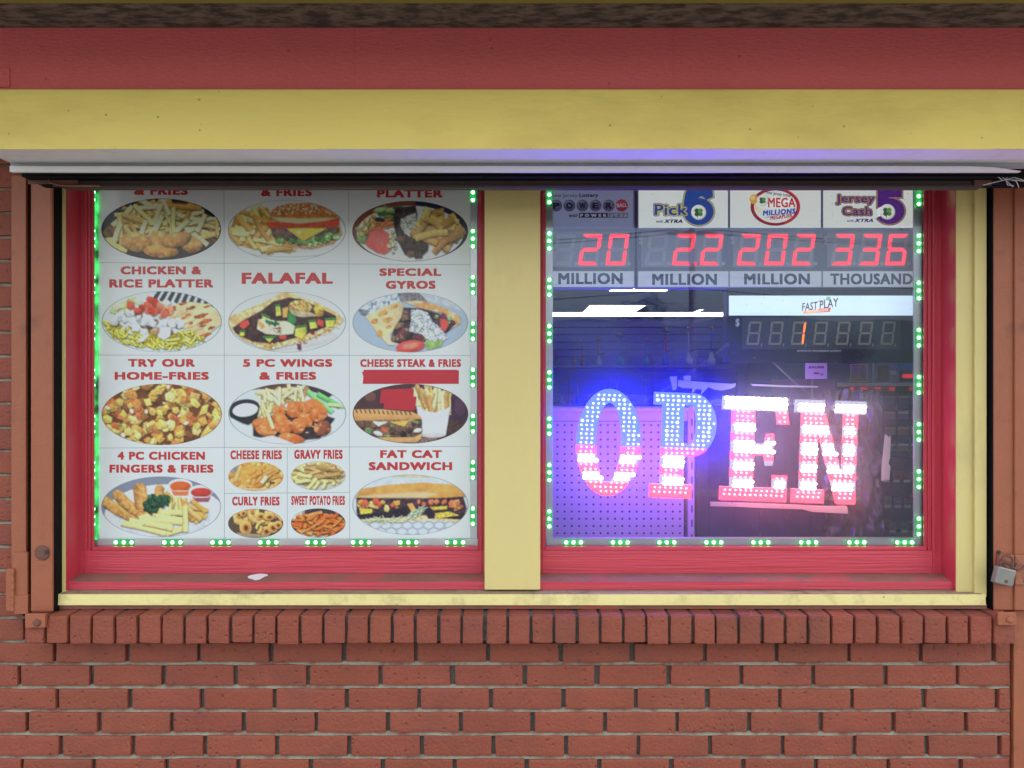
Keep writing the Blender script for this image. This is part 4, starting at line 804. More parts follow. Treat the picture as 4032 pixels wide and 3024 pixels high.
P.chunks(18, [(200, 960), (900, 960), (980, 1040), (500, 1110), (230, 1140)], (45, 80), [(236, 176, 84), (226, 110, 74), (214, 92, 66), (240, 206, 120), (200, 130, 90)]); P.poly([(230, 1080), (440, 1080), (430, 1150), (240, 1170)], (240, 206, 80), .1); P.chunks(10, [(1120, 960), (1640, 960), (1620, 1010), (1160, 1010)], (36, 60), [(226, 130, 90), (210, 104, 76)]); P.chunks(7, [(1640, 1000), (1880, 960), (1900, 1060), (1680, 1080)], (50, 80), [(226, 120, 78), (236, 160, 96)]); P.poly([(990, 1000), (1080, 980), (1150, 1100), (1070, 1140)], (222, 164, 88), .15, shadow=.4)
for pt in ([(1350, 1050), (1640, 1030), (1640, 1090), (1420, 1100)], [(1440, 1150), (1680, 1120), (1850, 1190), (1480, 1230)]): P.poly(pt, (222, 196, 76), .2, 24, shadow=.3)
P.fries(46, [(920, 1280), (1060, 1140), (1250, 1040), (1320, 1050), (1200, 1180), (1000, 1260)], 7, (90, 180), (-40, 30), [(206, 222, 186), (180, 200, 160), (224, 232, 208)], .2); P.fries(40, [(260, 1240), (900, 1230), (860, 1290), (360, 1290)], 7, (90, 160), (20, 30), [(226, 228, 190), (206, 210, 160)], .2, 10, 0)
dish(P, 1360, 1740)
# red tape stuck over parts of the poster
M['redtape'] = mat('red_tape', (.60, .022, .045), .35, .06, 12, .1, 80)
def tape(pts, lab, m, y, th=.0003, name='tape', cat='tape', group=None):
    p = MB(); q = pts_px(pts, y); q = q if sum(q[k][0] * q[(k + 1) % len(q)][1] - q[(k + 1) % len(q)][0] * q[k][1] for k in range(len(q))) > 0 else q[::-1]
    p.prism(q, y, y + th); return tag(p.build(name, m), lab, cat, group)
ya = YPO - .0016
tape([(1432, 1456), (1800, 1456), (1807, 1461), (1806, 1511), (1428, 1511), (1431, 1482), (1425, 1465), (1431, 1464)], 'long red tape strip stuck under the cheese steak title', M['redtape'], ya, group='red tape on the menu poster')
tape([(1502, 1533), (1629, 1530), (1628, 1562), (1520, 1562), (1514, 1588), (1495, 1588)], 'upper red tape piece beside the fries in the cheese steak picture', M['redtape'], ya, group='red tape on the menu poster')
tape([(1525, 1557), (1640, 1562), (1634, 1612), (1626, 1617), (1510, 1609), (1514, 1575)], 'lower red tape piece overlapping another above the sandwich roll', M['redtape'], ya - .0008, group='red tape on the menu poster')

# ---------------------------------------------------------------- green light strips round both panes
M['ledpad'] = emat('green_led_pad', (.03, .46, .09), .9 * EX)  # pad emits by itself to stand for the diodes' light on the board
M['leddot'] = emat('green_led', (.55, 3.4, .95), 6 * EX)
M['sideglow'] = emat('green_glow_sleeve', (.06, .9, .17), 1.0 * EX)
_t = M['sideglow'].node_tree; _c = _t.nodes.new('ShaderNodeTexCoord'); _m = _t.nodes.new('ShaderNodeMapping'); _m.inputs['Scale'].default_value = (1, 1, 1); _n = _t.nodes.new('ShaderNodeTexNoise'); _n.inputs['Scale'].default_value = 17; _n.inputs['Detail'].default_value = 3
_r = _t.nodes.new('ShaderNodeMapRange'); _r.inputs[1].default_value = .38; _r.inputs[2].default_value = .68; _r.inputs[3].default_value = .10 * EX; _r.inputs[4].default_value = 1.9 * EX
_t.links.new(_c.outputs['Object'], _m.inputs[0]); _t.links.new(_m.outputs[0], _n.inputs['Vector']); _t.links.new(_n.outputs[0], _r.inputs[0]); _t.links.new(_r.outputs[0], _t.nodes['Principled BSDF'].inputs['Emission Strength'])
PXM = (D + .1) / F
def led_meshes(kind):
    """one module of three diodes, centred at its own origin: h along x, v along z, s along z and facing +x"""
    w, h = 38 * PXM, 11.5 * PXM
    A, Bm = MB(), MB()
    A.box(-w, w, -.0012, .0012, -h, h, .0008); Bm.lathe([(.0001, .0022), (.0030, .0018), (.0050, .0006), (.0054, -.0012), (.0001, -.0013)], (0, -.001, 0), 10, axis='y')
    def tr(mb, f):
        me = bpy.data.meshes.new('led'); me.from_pydata([f(v) for v in mb.v], [], mb.f); return me
    f = {'h': lambda v: v, 'v': lambda v: (v[2], v[1], -v[0]), 's': lambda v: (-v[1], v[2], v[0])}[kind]
    a, b = tr(A, f), tr(Bm, f); a.materials.append(M['ledpad']); b.materials.append(M['leddot']); return a, b
LM = {k: led_meshes(k) for k in 'hvs'}
def led_strip(label, kind, centres, fixed, y, chan, pitch):
    if kind == 'h': loc = (PX(fixed[0], y), y, PZ(fixed[1], y))
    else: loc = (PX(fixed[0], y), y, PZ(2120, y))
    t = thing('led_strip', label, 'light strip', loc, 'green light strips round the window panes')
    p = MB()
    for c in chan: p.box(*c, .0006)
    p.build('channel', M['alu'], t)
    if kind == 's':
        p = MB(); p.tube([(PX(380.5, y), y, PZ(2124, y)), (PX(380.5, y), y, 2.1)], .0048, 10); p.build('glow_sleeve', M['sideglow'], t, smooth=True)  # added emitting tube stands for the glow of the diodes seen edge-on
    for c in centres:
        if kind == 'h': q = Vector((PX(c, y), y, PZ(fixed[1], y)))
        else: q = Vector((PX(fixed[0], y), y, PZ(c, y)))
        m = link('led_module', LM[kind][0], t, q - Vector(loc))
        for k in (-1, 0, 1):
            link('led', LM[kind][1], m, (k * pitch * PXM, 0, 0) if kind == 'h' else (0, 0, k * pitch * PXM))
    return t
yL = .098
led_strip('green light strip along the bottom of the dish menu poster', 'h', (488, 679.5, 869, 1057, 1243, 1422, 1608, 1792), (1120, 2135), yL - .003, [(PX(372, yL), PX(1881, yL), yL, yL + .004, PZ(2153, yL), PZ(2121, yL))], 31)
led_strip('green light strip on the left edge of the dish menu poster', 's', [758 + 182.2 * k for k in range(8)], (374.5, 0), yL + .002, [(PX(366, yL), PX(372, yL), yL - .004, yL + .012, PZ(2150, yL), 2.1)], 30)
led_strip('green light strip on the right edge of the dish menu poster', 'v', [758 + 182 * k for k in range(8)], (1862, 0), yL - .003, [(PX(1852.5, yL), PX(1879, yL), yL, yL + .004, PZ(2120.4, yL), 2.1)], 30)
led_strip('green light strip along the bottom of the window with the OPEN sign', 'h', (2258, 2442, 2625, 2810, 2995, 3183, 3373, 3561), (2900, 2135), yL - .003, [(PX(2152, yL), PX(3643, yL), yL, yL + .006, PZ(2153, yL), PZ(2122, yL)), (PX(2152, yL), PX(3643, yL), yL - .001, yL + .02, PZ(2123, yL), PZ(2119, yL))], 29)
led_strip('green light strip beside the yellow mullion on the edge of the lottery window', 'v', [767 + 182.2 * k for k in range(8)], (2163, 0), yL - .003, [(PX(2138, yL), PX(2177, yL), yL, yL + .006, PZ(2121.4, yL), 2.1)], 29.5)
led_strip('green light strip on the far edge of the lottery window beside the red stile', 'v', [773 + 185.6 * k for k in range(8)], (3617, 0), yL - .003, [(PX(3598, yL), PX(3634, yL), yL, yL + .006, PZ(2121.4, yL), 2.1), (PX(3634, yL), PX(3645, yL), yL + .006, yL + .02, PZ(2121.4, yL), 2.1)], 30.5)

# ---------------------------------------------------------------- lottery jackpot signs hanging behind the right pane
M['signgrey'] = mat('sign_grey', (.24, .28, .44), .45, .05, 8)
M['segoff'] = mat('unlit_segment', (.66, .70, .82), .4, .03)
M['win'] = mat('display_window', (.46, .50, .66), .35, .04, 6)
M['segon'] = emat('red_segment', (1.0, .03, .07), 1.25 * EX)
M['logo'] = inkmat('backlit_logo', .62 * EX, .4)
M['logodim'] = inkmat('dim_logo', .20 * EX, .4)
M['labelp'] = inkmat('label_panel', .34 * EX, .5)
WHITE, NAVY = (.80, .88, .84), (.010, .012, .06)
YS = .20
SEG = {'0': 'abcdef', '1': 'bc', '2': 'abged', '3': 'abgcd', '6': 'afgedc', '5': 'afgcd', '8': 'abcdefg', '4': 'fgbc', ' ': ''}
def segs(cx, cy, w, h, t, sl):
    """pixel outlines of the seven bars of one digit"""
    def P(x, y): return (cx + x - sl * y / (h / 2), cy + y)
    x, y, g = w / 2, h / 2, 1.2; a = t / 2; o = {}
    o['a'] = [P(-x + g, -y), P(x - g, -y), P(x - t, -y + t), P(-x + t, -y + t)]; o['d'] = [P(-x + g, y), P(x - g, y), P(x - t, y - t), P(-x + t, y - t)]
    o['g'] = [P(-x + t, -a), P(x - t, -a), P(x - a, 0), P(x - t, a), P(-x + t, a), P(-x + a, 0)]
    o['f'] = [P(-x, -y + g), P(-x + t, -y + t + g), P(-x + t, -a - g), P(-x + a, -g), P(-x, -a)]; o['b'] = [P(x, -y + g), P(x - t, -y + t + g), P(x - t, -a - g), P(x - a, -g), P(x, -a)]
    o['e'] = [P(-x, y - g), P(-x + t, y - t - g), P(-x + t, a + g), P(-x + a, g), P(-x, a)]; o['c'] = [P(x, y - g), P(x - t, y - t - g), P(x - t, a + g), P(x - a, g), P(x, a)]
    return o
def face(mb, pts, y, i=None, col=None, dep=.001):
    if col is not None: mb.col = col
    q = pts_px(pts, y); A = sum(q[k][0] * q[(k + 1) % len(q)][1] - q[(k + 1) % len(q)][0] * q[k][1] for k in range(len(q)))
    mb.poly(q if A > 0 else q[::-1], y, i)
def rect(x0, x1, y0, y1): return [(x0, y0), (x1, y0), (x1, y1), (x0, y1)]
def digits(par, s, centres, cy, w, h, t, sl, y, on, off, dot=None, lit=(), comma=False):
    for c, ch in zip(centres, s):
        A, Bm = MB(), MB()
        for k, o in segs(c, cy, w, h, t, sl).items(): face(A if k in SEG.get(ch, '') else Bm, o, y)
        if dot:
            d = ell_px(c + dot[0], cy + dot[1], t * .5, t * .5, 12)
            if comma: d = [(c + dot[0] - 3, cy + dot[1] - 4), (c + dot[0] + 5, cy + dot[1] - 4), (c + dot[0] + 3, cy + dot[1] + 8), (c + dot[0] - 3, cy + dot[1] + 12)]
            face(A if c in lit else Bm, d, y)
        if Bm.f: Bm.build('unlit_bar', off, par)
        if A.f: A.build('lit_bar', on, par)
def clover(mb, cx, cy, r, y):
    face(mb, ell_px(cx, cy, r, r, 28), y, col=(.55, .58, .56)); face(mb, ell_px(cx - r * .06, cy - r * .06, r * .9, r * .9, 28), y - .0001, col=(.85, .88, .86))
    for k, (a, c) in enumerate(((45, (.06, .28, .05)), (135, (.02, .12, .03)), (225, (.02, .10, .03)), (315, (.10, .36, .06)))):
        dx, dy = math.cos(R(a)) * r * .34, math.sin(R(a)) * r * .34
        face(mb, ell_px(cx + dx, cy + dy, r * .31, r * .28, 14), y - .0002 - k * .00001, col=c)
    face(mb, [(cx - 1.5, cy), (cx + 2, cy), (cx - r * .1, cy + r * .7), (cx - r * .2, cy + r * .66)], y - .0003, col=(.02, .1, .03))
def otext(mb, b, x0, x1, y0, y1, y, col, oc, e=3, bold=.045, shear=0, ang=0, oc2=None):
    """lettering with an outline: the same word fatter behind"""
    for dx, dy in ((-e, 0), (e, 0), (0, e), (0, -e), (-e * .7, -e * .7), (e * .7, -e * .7), (-e * .7, e * .7), (e * .7, e * .7)):
        y_ = y - .00001 * (dx * 3 + dy); put_text(mb, b, x0 + dx, x1 + dx, y0 + dy, y1 + dy, y_, bold, shear, ang, col=oc2 or oc)
    if oc2:
        e2 = e * .66
        for dx, dy in ((-e2, 0), (e2, 0), (0, e2), (0, -e2)): put_text(mb, b, x0 + dx, x1 + dx, y0 + dy, y1 + dy, y - .0002 - .00001 * (dx * 3 + dy), bold, shear, ang, col=oc)
    put_text(mb, b, x0, x1, y0, y1, y - .0004, bold * .4, shear, ang, col=col)
def jackpot(x0, x1, label, s, cs, unit, ux0, ux1, uy0, uy1, dollar, dim, lit=()):
    t = thing('jackpot_sign', label, 'lottery sign', (PX((x0 + x1) / 2, YS), YS, PZ(1131, YS)), 'lottery jackpot signs in a row behind the glass')
    p = MB(); p.pbox(x0 - 5, x1 + 5, 650, 1134, YS, YS + .05, .002); p.build('housing', M['signgrey'], t)
    p = MB(); face(p, rect(min(cs) - 62, min(cs) + 257, 912, 1052), YS - .0006); p.build('display_window', M['win'], t)
    digits(t, s, cs, 983, 79, 124, 15.5, 9, YS - .0012, M['segon'], M['segoff'], (46, 55), lit)
    if dollar:
        p = MB(); put_text(p, "$", dollar - 8, dollar + 8, 927, 965, YS - .0009, .03); p.build('dollar_mark', M['segoff'], t)
    p = MB(); p.col = (.60, .67, .76); p.pbox(x0, x1, 1068, 1129, YS - .002, YS - .0003); put_text(p, unit, ux0, ux1, uy0, uy1, YS - .0024, .04, col=(.035, .045, .11)); p.build('unit_label', M['labelp'], t)
    p = MB(); p.col = WHITE if not dim else (.46, .54, .80); p.pbox(x0 + 2, x1 - 2, 652, 896, YS - .003, YS - .0003)
    return t, p
yl = YS - .0034
t, p = jackpot(2140, 2496, 'left lottery sign with the dim grey ball logo showing red 20 MILLION', ' 20', (2221, 2324, 2431), 'MILLION', 2198, 2452, 1074, 1120, None, True)
put_text(p, "New Jersey", 2166, 2274, 762, 780, yl, .0, col=(.02, .02, .07)); put_text(p, "Lottery", 2281, 2356, 761, 780, yl, .04, col=(.01, .01, .06))
for k, (ch, x) in enumerate(zip("POWER", (2190, 2242, 2293.5, 2345, 2396.6))):
    face(p, ell_px(x, 809.6, 23.5, 23.5), yl, col=(.13, .14, .24)); face(p, ell_px(x - 3, 803, 17, 15), yl - .0001, col=(.20, .22, .36)); face(p, ell_px(x - 5, 798, 10, 7), yl - .0002, col=(.28, .30, .46)); put_text(p, ch, x - 13, x + 13, 797, 822, yl - .0004, .06, col=(.008, .006, .03))
face(p, ell_px(2448, 809, 24, 24), yl, col=(.45, .03, .06)); face(p, ell_px(2445, 802, 16, 13), yl - .0001, col=(.6, .08, .10)); put_text(p, "BALL", 2428, 2469, 800, 816, yl - .0004, .035, ang=R(3), col=(.7, .66, .75))
put_text(p, "with", 2240, 2274, 841, 855, yl, .03, .25, col=NAVY); face(p, rect(2280, 2472, 838, 857), yl, col=NAVY); face(p, rect(2393, 2470, 840, 855), yl - .0001, col=(.42, .46, .62)); put_text(p, "P O W E R", 2285, 2388, 842, 854, yl - .0003, .06, col=(.7, .74, .8)); put_text(p, "P L A Y", 2398, 2462, 842, 854, yl - .0003, 0, col=NAVY)
p.build('logo_panel', M['logodim'], t)
t, p = jackpot(2513, 2868, 'lottery sign with the big blue six and clover showing red 2.2 MILLION', ' 22', (2586.5, 2693, 2802), 'MILLION', 2568, 2823, 1077, 1123, 2524, False, (2693,))
BL, YE = (.008, .065, .33), (.62, .55, .10)
sx = [(2788, 690), (2725, 716), (2700, 760), (2688, 800)]
def six(mb, e, y, col):
    ring_px(mb, 2751, 833, 61 + e, 55 + e, 26 - e, 24 - e, y, 40) if col is None else None
    mb.col = col; ring_px(mb, 2751, 833, 61 + e, 55 + e, 22 - e * .5, 20 - e * .5, y, 44)
    a = [(2690 - e, 833), (2690 - e, 800), (2697 - e, 760), (2716 - e, 722 - e), (2745, 690 - e), (2800 + e, 690 - e), (2810 + e, 776 + e * .6), (2779, 790 + e), (2772, 776), (2758 - e * .5, 772 - e * .3), (2742 - e, 786), (2732, 800), (2720, 833)]
    face(mb, a, y - .00003)
six(p, 4.5, yl, BL); six(p, 2.2, yl - .0002, YE); six(p, -1.5, yl - .0004, BL)
otext(p, "Pick", 2577, 2706, 804, 848, yl - .0006, BL, YE, 5.5, .06, oc2=BL); clover(p, 2751, 836, 30, yl - .0016)
put_text(p, "with", 2584, 2611, 866, 877, yl, .02, .2, col=NAVY); put_text(p, "XTRA", 2614, 2687, 864, 878, yl, .05, .3, col=NAVY); p.build('logo_panel', M['logo'], t)
t, p = jackpot(2874, 3234, 'lottery sign with the red ring logo showing red 202 MILLION', '202', (2948.5, 3056, 3165), 'MILLION', 2930, 3189, 1076, 1121, 2885, False)
p.col = (.30, .012, .03); ring_px(p, 3053, 814, 98, 75, 84, 64, yl, 60); p.col = (.62, .03, .05); ring_px(p, 3055, 813, 95, 73, 87, 67, yl - .0001, 60, -1.2, 2.0); face(p, ell_px(2968, 784, 17, 19), yl - .0002, col=(.72, .42, .06)); face(p, ell_px(2964, 779, 9, 9), yl - .0003, col=(.85, .66, .25))
for k in range(3): face(p, [(2972, 800 + 9 * k), (3000, 830 + 7 * k), (3001, 832 + 7 * k), (2970, 803 + 9 * k)], yl - .0003, col=(.7, .45, .12))
put_text(p, "New Jersey Lottery", 3015, 3124, 758, 774, yl - .0002, .02, ang=R(-8), col=(.04, .04, .08)); otext(p, "MEGA", 3024, 3132, 778, 817, yl - .0003, (.52, .015, .035), (.85, .8, .78), 2, .05); put_text(p, "MILLIONS", 3003, 3133, 824, 846, yl - .0003, .055, .15, R(4), col=(.012, .09, .45))
put_text(p, "with", 3013, 3031, 850, 858, yl - .0003, 0, .2, R(7), col=(.3, .05, .06)); put_text(p, "MEGAPLIER", 3032, 3119, 845, 861, yl - .0003, .045, .15, R(8), col=(.42, .02, .04)); clover(p, 3003, 789, 23, yl - .001); p.build('logo_panel', M['logo'], t)
t, p = jackpot(3241, 3640, 'lottery sign with the purple and gold logo showing red 336 THOUSAND', '336', (3319, 3427, 3532), 'THOUSAND', 3269, 3594, 1076, 1121, 3252, False)
PU, GO, PD = (.075, .012, .22), (.42, .26, .10), (.03, .008, .09)
def five(mb, e, y, col):
    face(mb, [(3456 - e, 690 - e), (3552 + e, 690 - e), (3552 + e, 778 + e), (3500 - e, 778 + e), (3500 - e, 800), (3454 - e, 820 + e)], y, col=col)
    ring_px(mb, 3503, 831, 60 + e, 52 + e, 20, 18, y - .00003, 40, -2.6, 2.1)
five(p, 5, yl, PD); five(p, 3, yl - .0002, GO); five(p, -1, yl - .0004, PU)
otext(p, "Jersey", 3292, 3444, 766, 806, yl - .0006, PU, GO, 5, .05, oc2=PD); otext(p, "Cash", 3317, 3432, 814, 848, yl - .0014, PU, GO, 5, .05, oc2=PD); clover(p, 3494, 834, 31, yl - .0024)
put_text(p, "with", 3335, 3362, 864, 874, yl, .02, .2, col=PU); put_text(p, "XTRA", 3364, 3438, 861, 875, yl, .05, .3, col=PU); p.build('logo_panel', M['logo'], t)
# progressive jackpot box below
t = thing('progressive_sign', 'dark jackpot display with lit white header below the lottery signs showing one orange digit', 'lottery sign', (PX(3230, YS), YS, PZ(1428, YS)))
M['navybox'] = mat('dark_navy_plastic', (.010, .012, .045), .5, .15, 5, spec=.15); M['lite'] = inkmat('lit_header', .95 * EX, .4); M['segoff2'] = mat('tan_unlit_segment', (.30, .26, .22), .4, .03); M['segor'] = emat('orange_segment', (1.0, .16, .01), 2.2 * EX)
p = MB(); p.pbox(2862, 3640, 1140, 1428, YS + .003, YS + .05, .002); p.build('housing', M['navybox'], t)
p = MB(); p.col = (.62, .80, 1.0); p.pbox(2871, 3594, 1164, 1242, YS, YS + .0028); yy = YS - .0004
otext(p, "FAST", 3156, 3222, 1190, 1222, yy, (.05, .05, .09), (.7, .75, .85), 2, .04, .25, R(6)); otext(p, "PLAY", 3224, 3304, 1178, 1212, yy, (.05, .05, .09), (.7, .75, .85), 2, .04, .25, R(9)); face(p, [(3160, 1236), (3168, 1221), (3273, 1210), (3267, 1228)], yy, col=(.8, .38, .12)); face(p, [(3216, 1230), (3222, 1216), (3273, 1210), (3267, 1228)], yy - .0001, col=(.68, .10, .08)); face(p, [(3205, 1189), (3255, 1176), (3256, 1179), (3207, 1192)], yy, col=(.7, .15, .1)); face(p, ell_px(3262, 1176, 9, 9), yy, col=(.2, .5, .3)); put_text(p, "PROGRESSIVE", 3174, 3262, 1216, 1229, yy - .0003, .02, .2, R(5), col=(.85, .7, .55)); p.build('header', M['lite'], t)
p = MB(); face(p, rect(2921, 3546, 1250, 1375), YS + .0026); p.build('display_window', mat('navy_window', (.045, .055, .10), .4, .05, spec=.2), t)
cs = (2969, 3056, 3144, 3231, 3320, 3408.5, 3497)
for c in cs:
    A, Bm = MB(), MB()
    for k, o in segs(c, 1312, 50, 92, 8, 6).items(): face(A if c == 3144 and k in 'bc' else Bm, o, YS + .002)
    face(Bm, [(c + 28, 1352), (c + 33, 1352), (c + 31, 1362), (c + 26, 1368)], YS + .002); Bm.build('unlit_bar', M['segoff2'], t)
    if A.f: A.build('lit_bar', M['segor'], t)
p = MB(); put_text(p, "$", 2896, 2912, 1254, 1288, YS + .002, .03); put_text(p, "ESTIMATED PROGRESSIVE JACKPOT", 3139, 3313, 1378, 1387, YS + .002, .025, .15); p.build('caption', mat('caption_ink', (.6, .63, .68), .5, 0), t)

# ---------------------------------------------------------------- OPEN sign
YO = .150
RO = R(2)
def rp(x, y): return (2840 + (x - 2840) * math.cos(RO) - (y - 1760) * math.sin(RO), 1760 + (x - 2840) * math.sin(RO) + (y - 1760) * math.cos(RO))
def clip_y(pts, lo, hi):
    for s, v in ((1, lo), (-1, hi)):
        out = []
        for k in range(len(pts)):
            a, b = pts[k], pts[(k + 1) % len(pts)]; fa, fb = s * (a[1] - v), s * (b[1] - v)
            if fa >= 0: out.append(a)
            if fa * fb < 0: t = fa / (fa - fb); out.append((a[0] + (b[0] - a[0]) * t, a[1] + (b[1] - a[1]) * t))
        pts = out
        if len(pts) < 3: return []
    return pts
def ringp(cx, cy, rx, ry, ix, iy, a0, a1, n):
    o = []
    for k in range(n):
        a, b = a0 + (a1 - a0) * k / n, a0 + (a1 - a0) * (k + 1) / n
        f = lambda t, x, y: (cx + x * math.cos(t), cy - y * math.sin(t))
        o.append([f(a, rx, ry), f(b, rx, ry), f(b, ix, iy), f(a, ix, iy)])
    return o
h2 = math.pi / 2
LET = {'O': ringp(2396, 1757, 128, 211, 50, 155, 0, 2 * math.pi, 48),
       'P': [rect(2569, 2603, 1552, 1602), rect(2603, 2690, 1552, 1912), rect(2564, 2729, 1912, 1968), rect(2690, 2722, 1552, 1602), rect(2690, 2722, 1752, 1801)] + ringp(2722, 1676.5, 97, 124.5, 16, 75, -h2, h2, 18),
       'E': [rect(2839, 3096, 1558, 1613), rect(2878, 2969, 1613, 1914), [(3052, 1613), (3098, 1613), (3104, 1663), (3058, 1663)], rect(2969, 3046, 1740, 1787), [(3018, 1702), (3046, 1702), (3046, 1740), (3010, 1740)], [(3010, 1787), (3046, 1787), (3046, 1828), (3016, 1828)], rect(2840, 3103, 1914, 1968), rect(3045, 3103, 1865, 1914)],
       'N': [rect(3125, 3243, 1562, 1614), rect(3152, 3219, 1614, 1914), [(3219, 1614), (3246, 1614), (3318, 1850), (3318, 1968), (3300, 1968), (3219, 1690)], rect(3122, 3250, 1914, 1968), rect(3318, 3374, 1614, 1968), rect(3285, 3407, 1562, 1614)]}
BANDS = [(1400, 1615.5, 'w'), (1615.5, 1668, 'r'), (1668, 1702, 'w'), (1702, 1737.5, 'r'), (1737.5, 1774, 'w'), (1774, 1809, 'r'), (1809, 1842.5, 'w'), (1842.5, 1877.5, 'r'), (1877.5, 1915, 'w'), (1915, 2100, 'r')]
FM = {'b': emat('blue_letter_face', (.19, .34, 120.0), 1.0 * EX), 'r': emat('red_letter_face', (11.0, .17, .31), .95 * EX), 'w': emat('white_letter_face', (.52, .52, .72), 1.0 * EX)}
DM = {'b': emat('blue_diode', (1.9, 2.4, 16), 1.0 * EX), 'r': emat('red_diode', (12, 1.5, 2.0), 1.0 * EX), 'w': emat('white_diode', (11, 10, 14), 1.3 * EX)}
GM = {'b': emat('blue_letter_back', (.07, .014, 1.0), 75 * EX), 'r': emat('red_letter_back', (1.0, .08, .22), 6 * EX), 'w': emat('white_letter_back', (.8, .75, 1.0), 3 * EX)}
og = thing('open_sign', 'OPEN sign of coloured diodes in blue, red and white stripes behind the glass', 'sign', (PX(2840, YO), YO, PZ(1990, YO)))
ORD = 'brw'
for ch, pieces in LET.items():
    A, Bd = MB(), MB(); bands = BANDS if ch in 'EN' else [(1400, 1772, 'b')] + [(max(a, 1772), b, c) for a, b, c in BANDS if b > 1774]
    if ch in 'OP': bands[1] = (1772, 1804, 'r')
    if ch in 'OP': bands = [(a, b, c) for a, b, c in bands if b > a and not (c == 'r' and a == 1774)]; bands = [(a if a != 1809 else 1804, b, c) for a, b, c in bands]
    for pc in pieces:
        for lo, hi, c in bands:
            q = clip_y(pc, lo, hi)
            if len(q) < 3: continue
            q = pts_px([rp(*v) for v in q], YO); ar = sum(q[k][0] * q[(k + 1) % len(q)][1] - q[(k + 1) % len(q)][0] * q[k][1] for k in range(len(q)))
            A.prism(q if ar > 0 else q[::-1], YO, YO + .006, ORD.index(c))
    L = A.build('letter', [FM[c] for c in ORD], og)
    G = MB()                                              # added glowing sheet, unseen from the front, lights the pegboard
    for pc in pieces:
        for lo, hi, c in bands:
            q = clip_y(pc, lo, hi)
            if len(q) < 3: continue
            q = pts_px([rp(*v) for v in q], YO); ar = sum(q[k][0] * q[(k + 1) % len(q)][1] - q[(k + 1) % len(q)][0] * q[k][1] for k in range(len(q)))
            G.poly(q[::-1] if ar > 0 else q, YO + .0064, ORD.index(c))
    G.build('lit_back', [GM[c] for c in ORD], L)
    def ins(x, y):
        for pc in pieces:
            s = 0; ok = True
            for k in range(len(pc)):
                (xa, ya), (xb, yb) = pc[k], pc[(k + 1) % len(pc)]; cr = (xb - xa) * (y - ya) - (yb - ya) * (x - xa)
                if abs(cr) < 1e-9: continue
                if s == 0: s = 1 if cr > 0 else -1
                elif (cr > 0) != (s > 0): ok = False; break
            if ok: return True
        return False
    dots = []
    for r_ in range(26):
        y = 1566 + 17.2 * r_ - (12 if ch == 'O' else 0)
        for c_ in range(60):
            x = 2266 + 20.6 * c_ + (0 if ch == 'O' else 6) + (3 if r_ % 2 else 0) + (8 if ch in 'EN' else 0)
            wb = any(lo <= y < hi and k == 'w' for lo, hi, k in bands); mx = 3 if wb else 9; my = 5 if wb else 8
            if all(ins(x + a, y + b) for a, b in ((0, 0), (mx, 0), (-mx, 0), (0, my), (0, -my))): dots.append((x, y))
    for x, y in dots:
        c = next((k for lo, hi, k in bands if lo <= y < hi), 'r'); cx, cy = rp(x, y); r = {'b': 4.3, 'r': 4.2, 'w': 7.8}[c] * (1.45 if c == 'b' and random.random() < .07 else 1)
        rx = r * (1.35 if c == 'w' else 1.1)
        q = ell_px(cx, cy, rx, r, 8); q2 = ell_px(cx, cy, rx * .5, r * .5, 8); y0, y1, y2 = YO - .0005, YO - .003, YO - .004
        vs = [(PX(a, YO), y0, PZ(b, YO)) for a, b in q] + [(PX(a, YO), y1, PZ(b, YO)) for a, b in q] + [(PX(a, YO), y2, PZ(b, YO)) for a, b in q2]
        Bd.add(vs, [(k, (k + 1) % 8, 8 + (k + 1) % 8, 8 + k) for k in range(8)] + [(8 + k, 8 + (k + 1) % 8, 16 + (k + 1) % 8, 16 + k) for k in range(8)] + [tuple(range(16, 24))], ORD.index(c))
    Bd.build('led_dots', [DM[c] for c in ORD], L)
ac = NT('clear_acrylic'); ac.n.remove(ac.p); a1 = ac.new('ShaderNodeBsdfTransparent'); a1.inputs[0].default_value = (.97, .97, .98, 1); a2 = ac.new('ShaderNodeBsdfGlossy'); a2.inputs['Roughness'].default_value = .05; a3 = ac.new('ShaderNodeMixShader'); a3.inputs[0].default_value = .03
ac.link(a1.outputs[0], a3.inputs[1]); ac.link(a2.outputs[0], a3.inputs[2]); ac.link(a3.outputs[0], ac.out.inputs[0])
p = MB()
for (ya_, yb_) in ((1566, 1600), (1928, 1956)):           # clear bars joining the letters
    q = pts_px([rp(*v) for v in rect(2310, 3400, ya_, yb_)], YO + .007); p.prism(q[::-1], YO + .0066, YO + .0096)
p.build('clear_bar', ac.m, og)
def chain(a, b, sag, label):
    p = MB(); n = 46; y = YO + .004
    for k in range(n):
        t = (k + .5) / n; x = a[0] + (b[0] - a[0]) * t; z = a[1] + (b[1] - a[1]) * t + sag * 4 * t * (1 - t)
        c = Vector((PX(x, y), y, PZ(z, y))); d = Vector((PX(b[0], y) - PX(a[0], y), 0, PZ(b[1], y) - PZ(a[1], y))).normalized(); u = Vector((0, 1, 0)) if k % 2 else d.cross(Vector((0, 1, 0)))
        p.tube([c + d * (.0045 * math.cos(s)) + u * (.0022 * math.sin(s)) for s in [2 * math.pi * j / 8 for j in range(9)]], .0007, 4, cap=False)
    tag(p.build('chain', M['steel']), label, 'chain', 'chains holding up the OPEN sign')
chain((2868, 1352), (2535, 1578), 14, 'thin metal chain rising from the letter P of the OPEN sign'); chain((3046, 1428), (3226, 1582), 6, 'thin metal chain rising from the letter N of the OPEN sign')
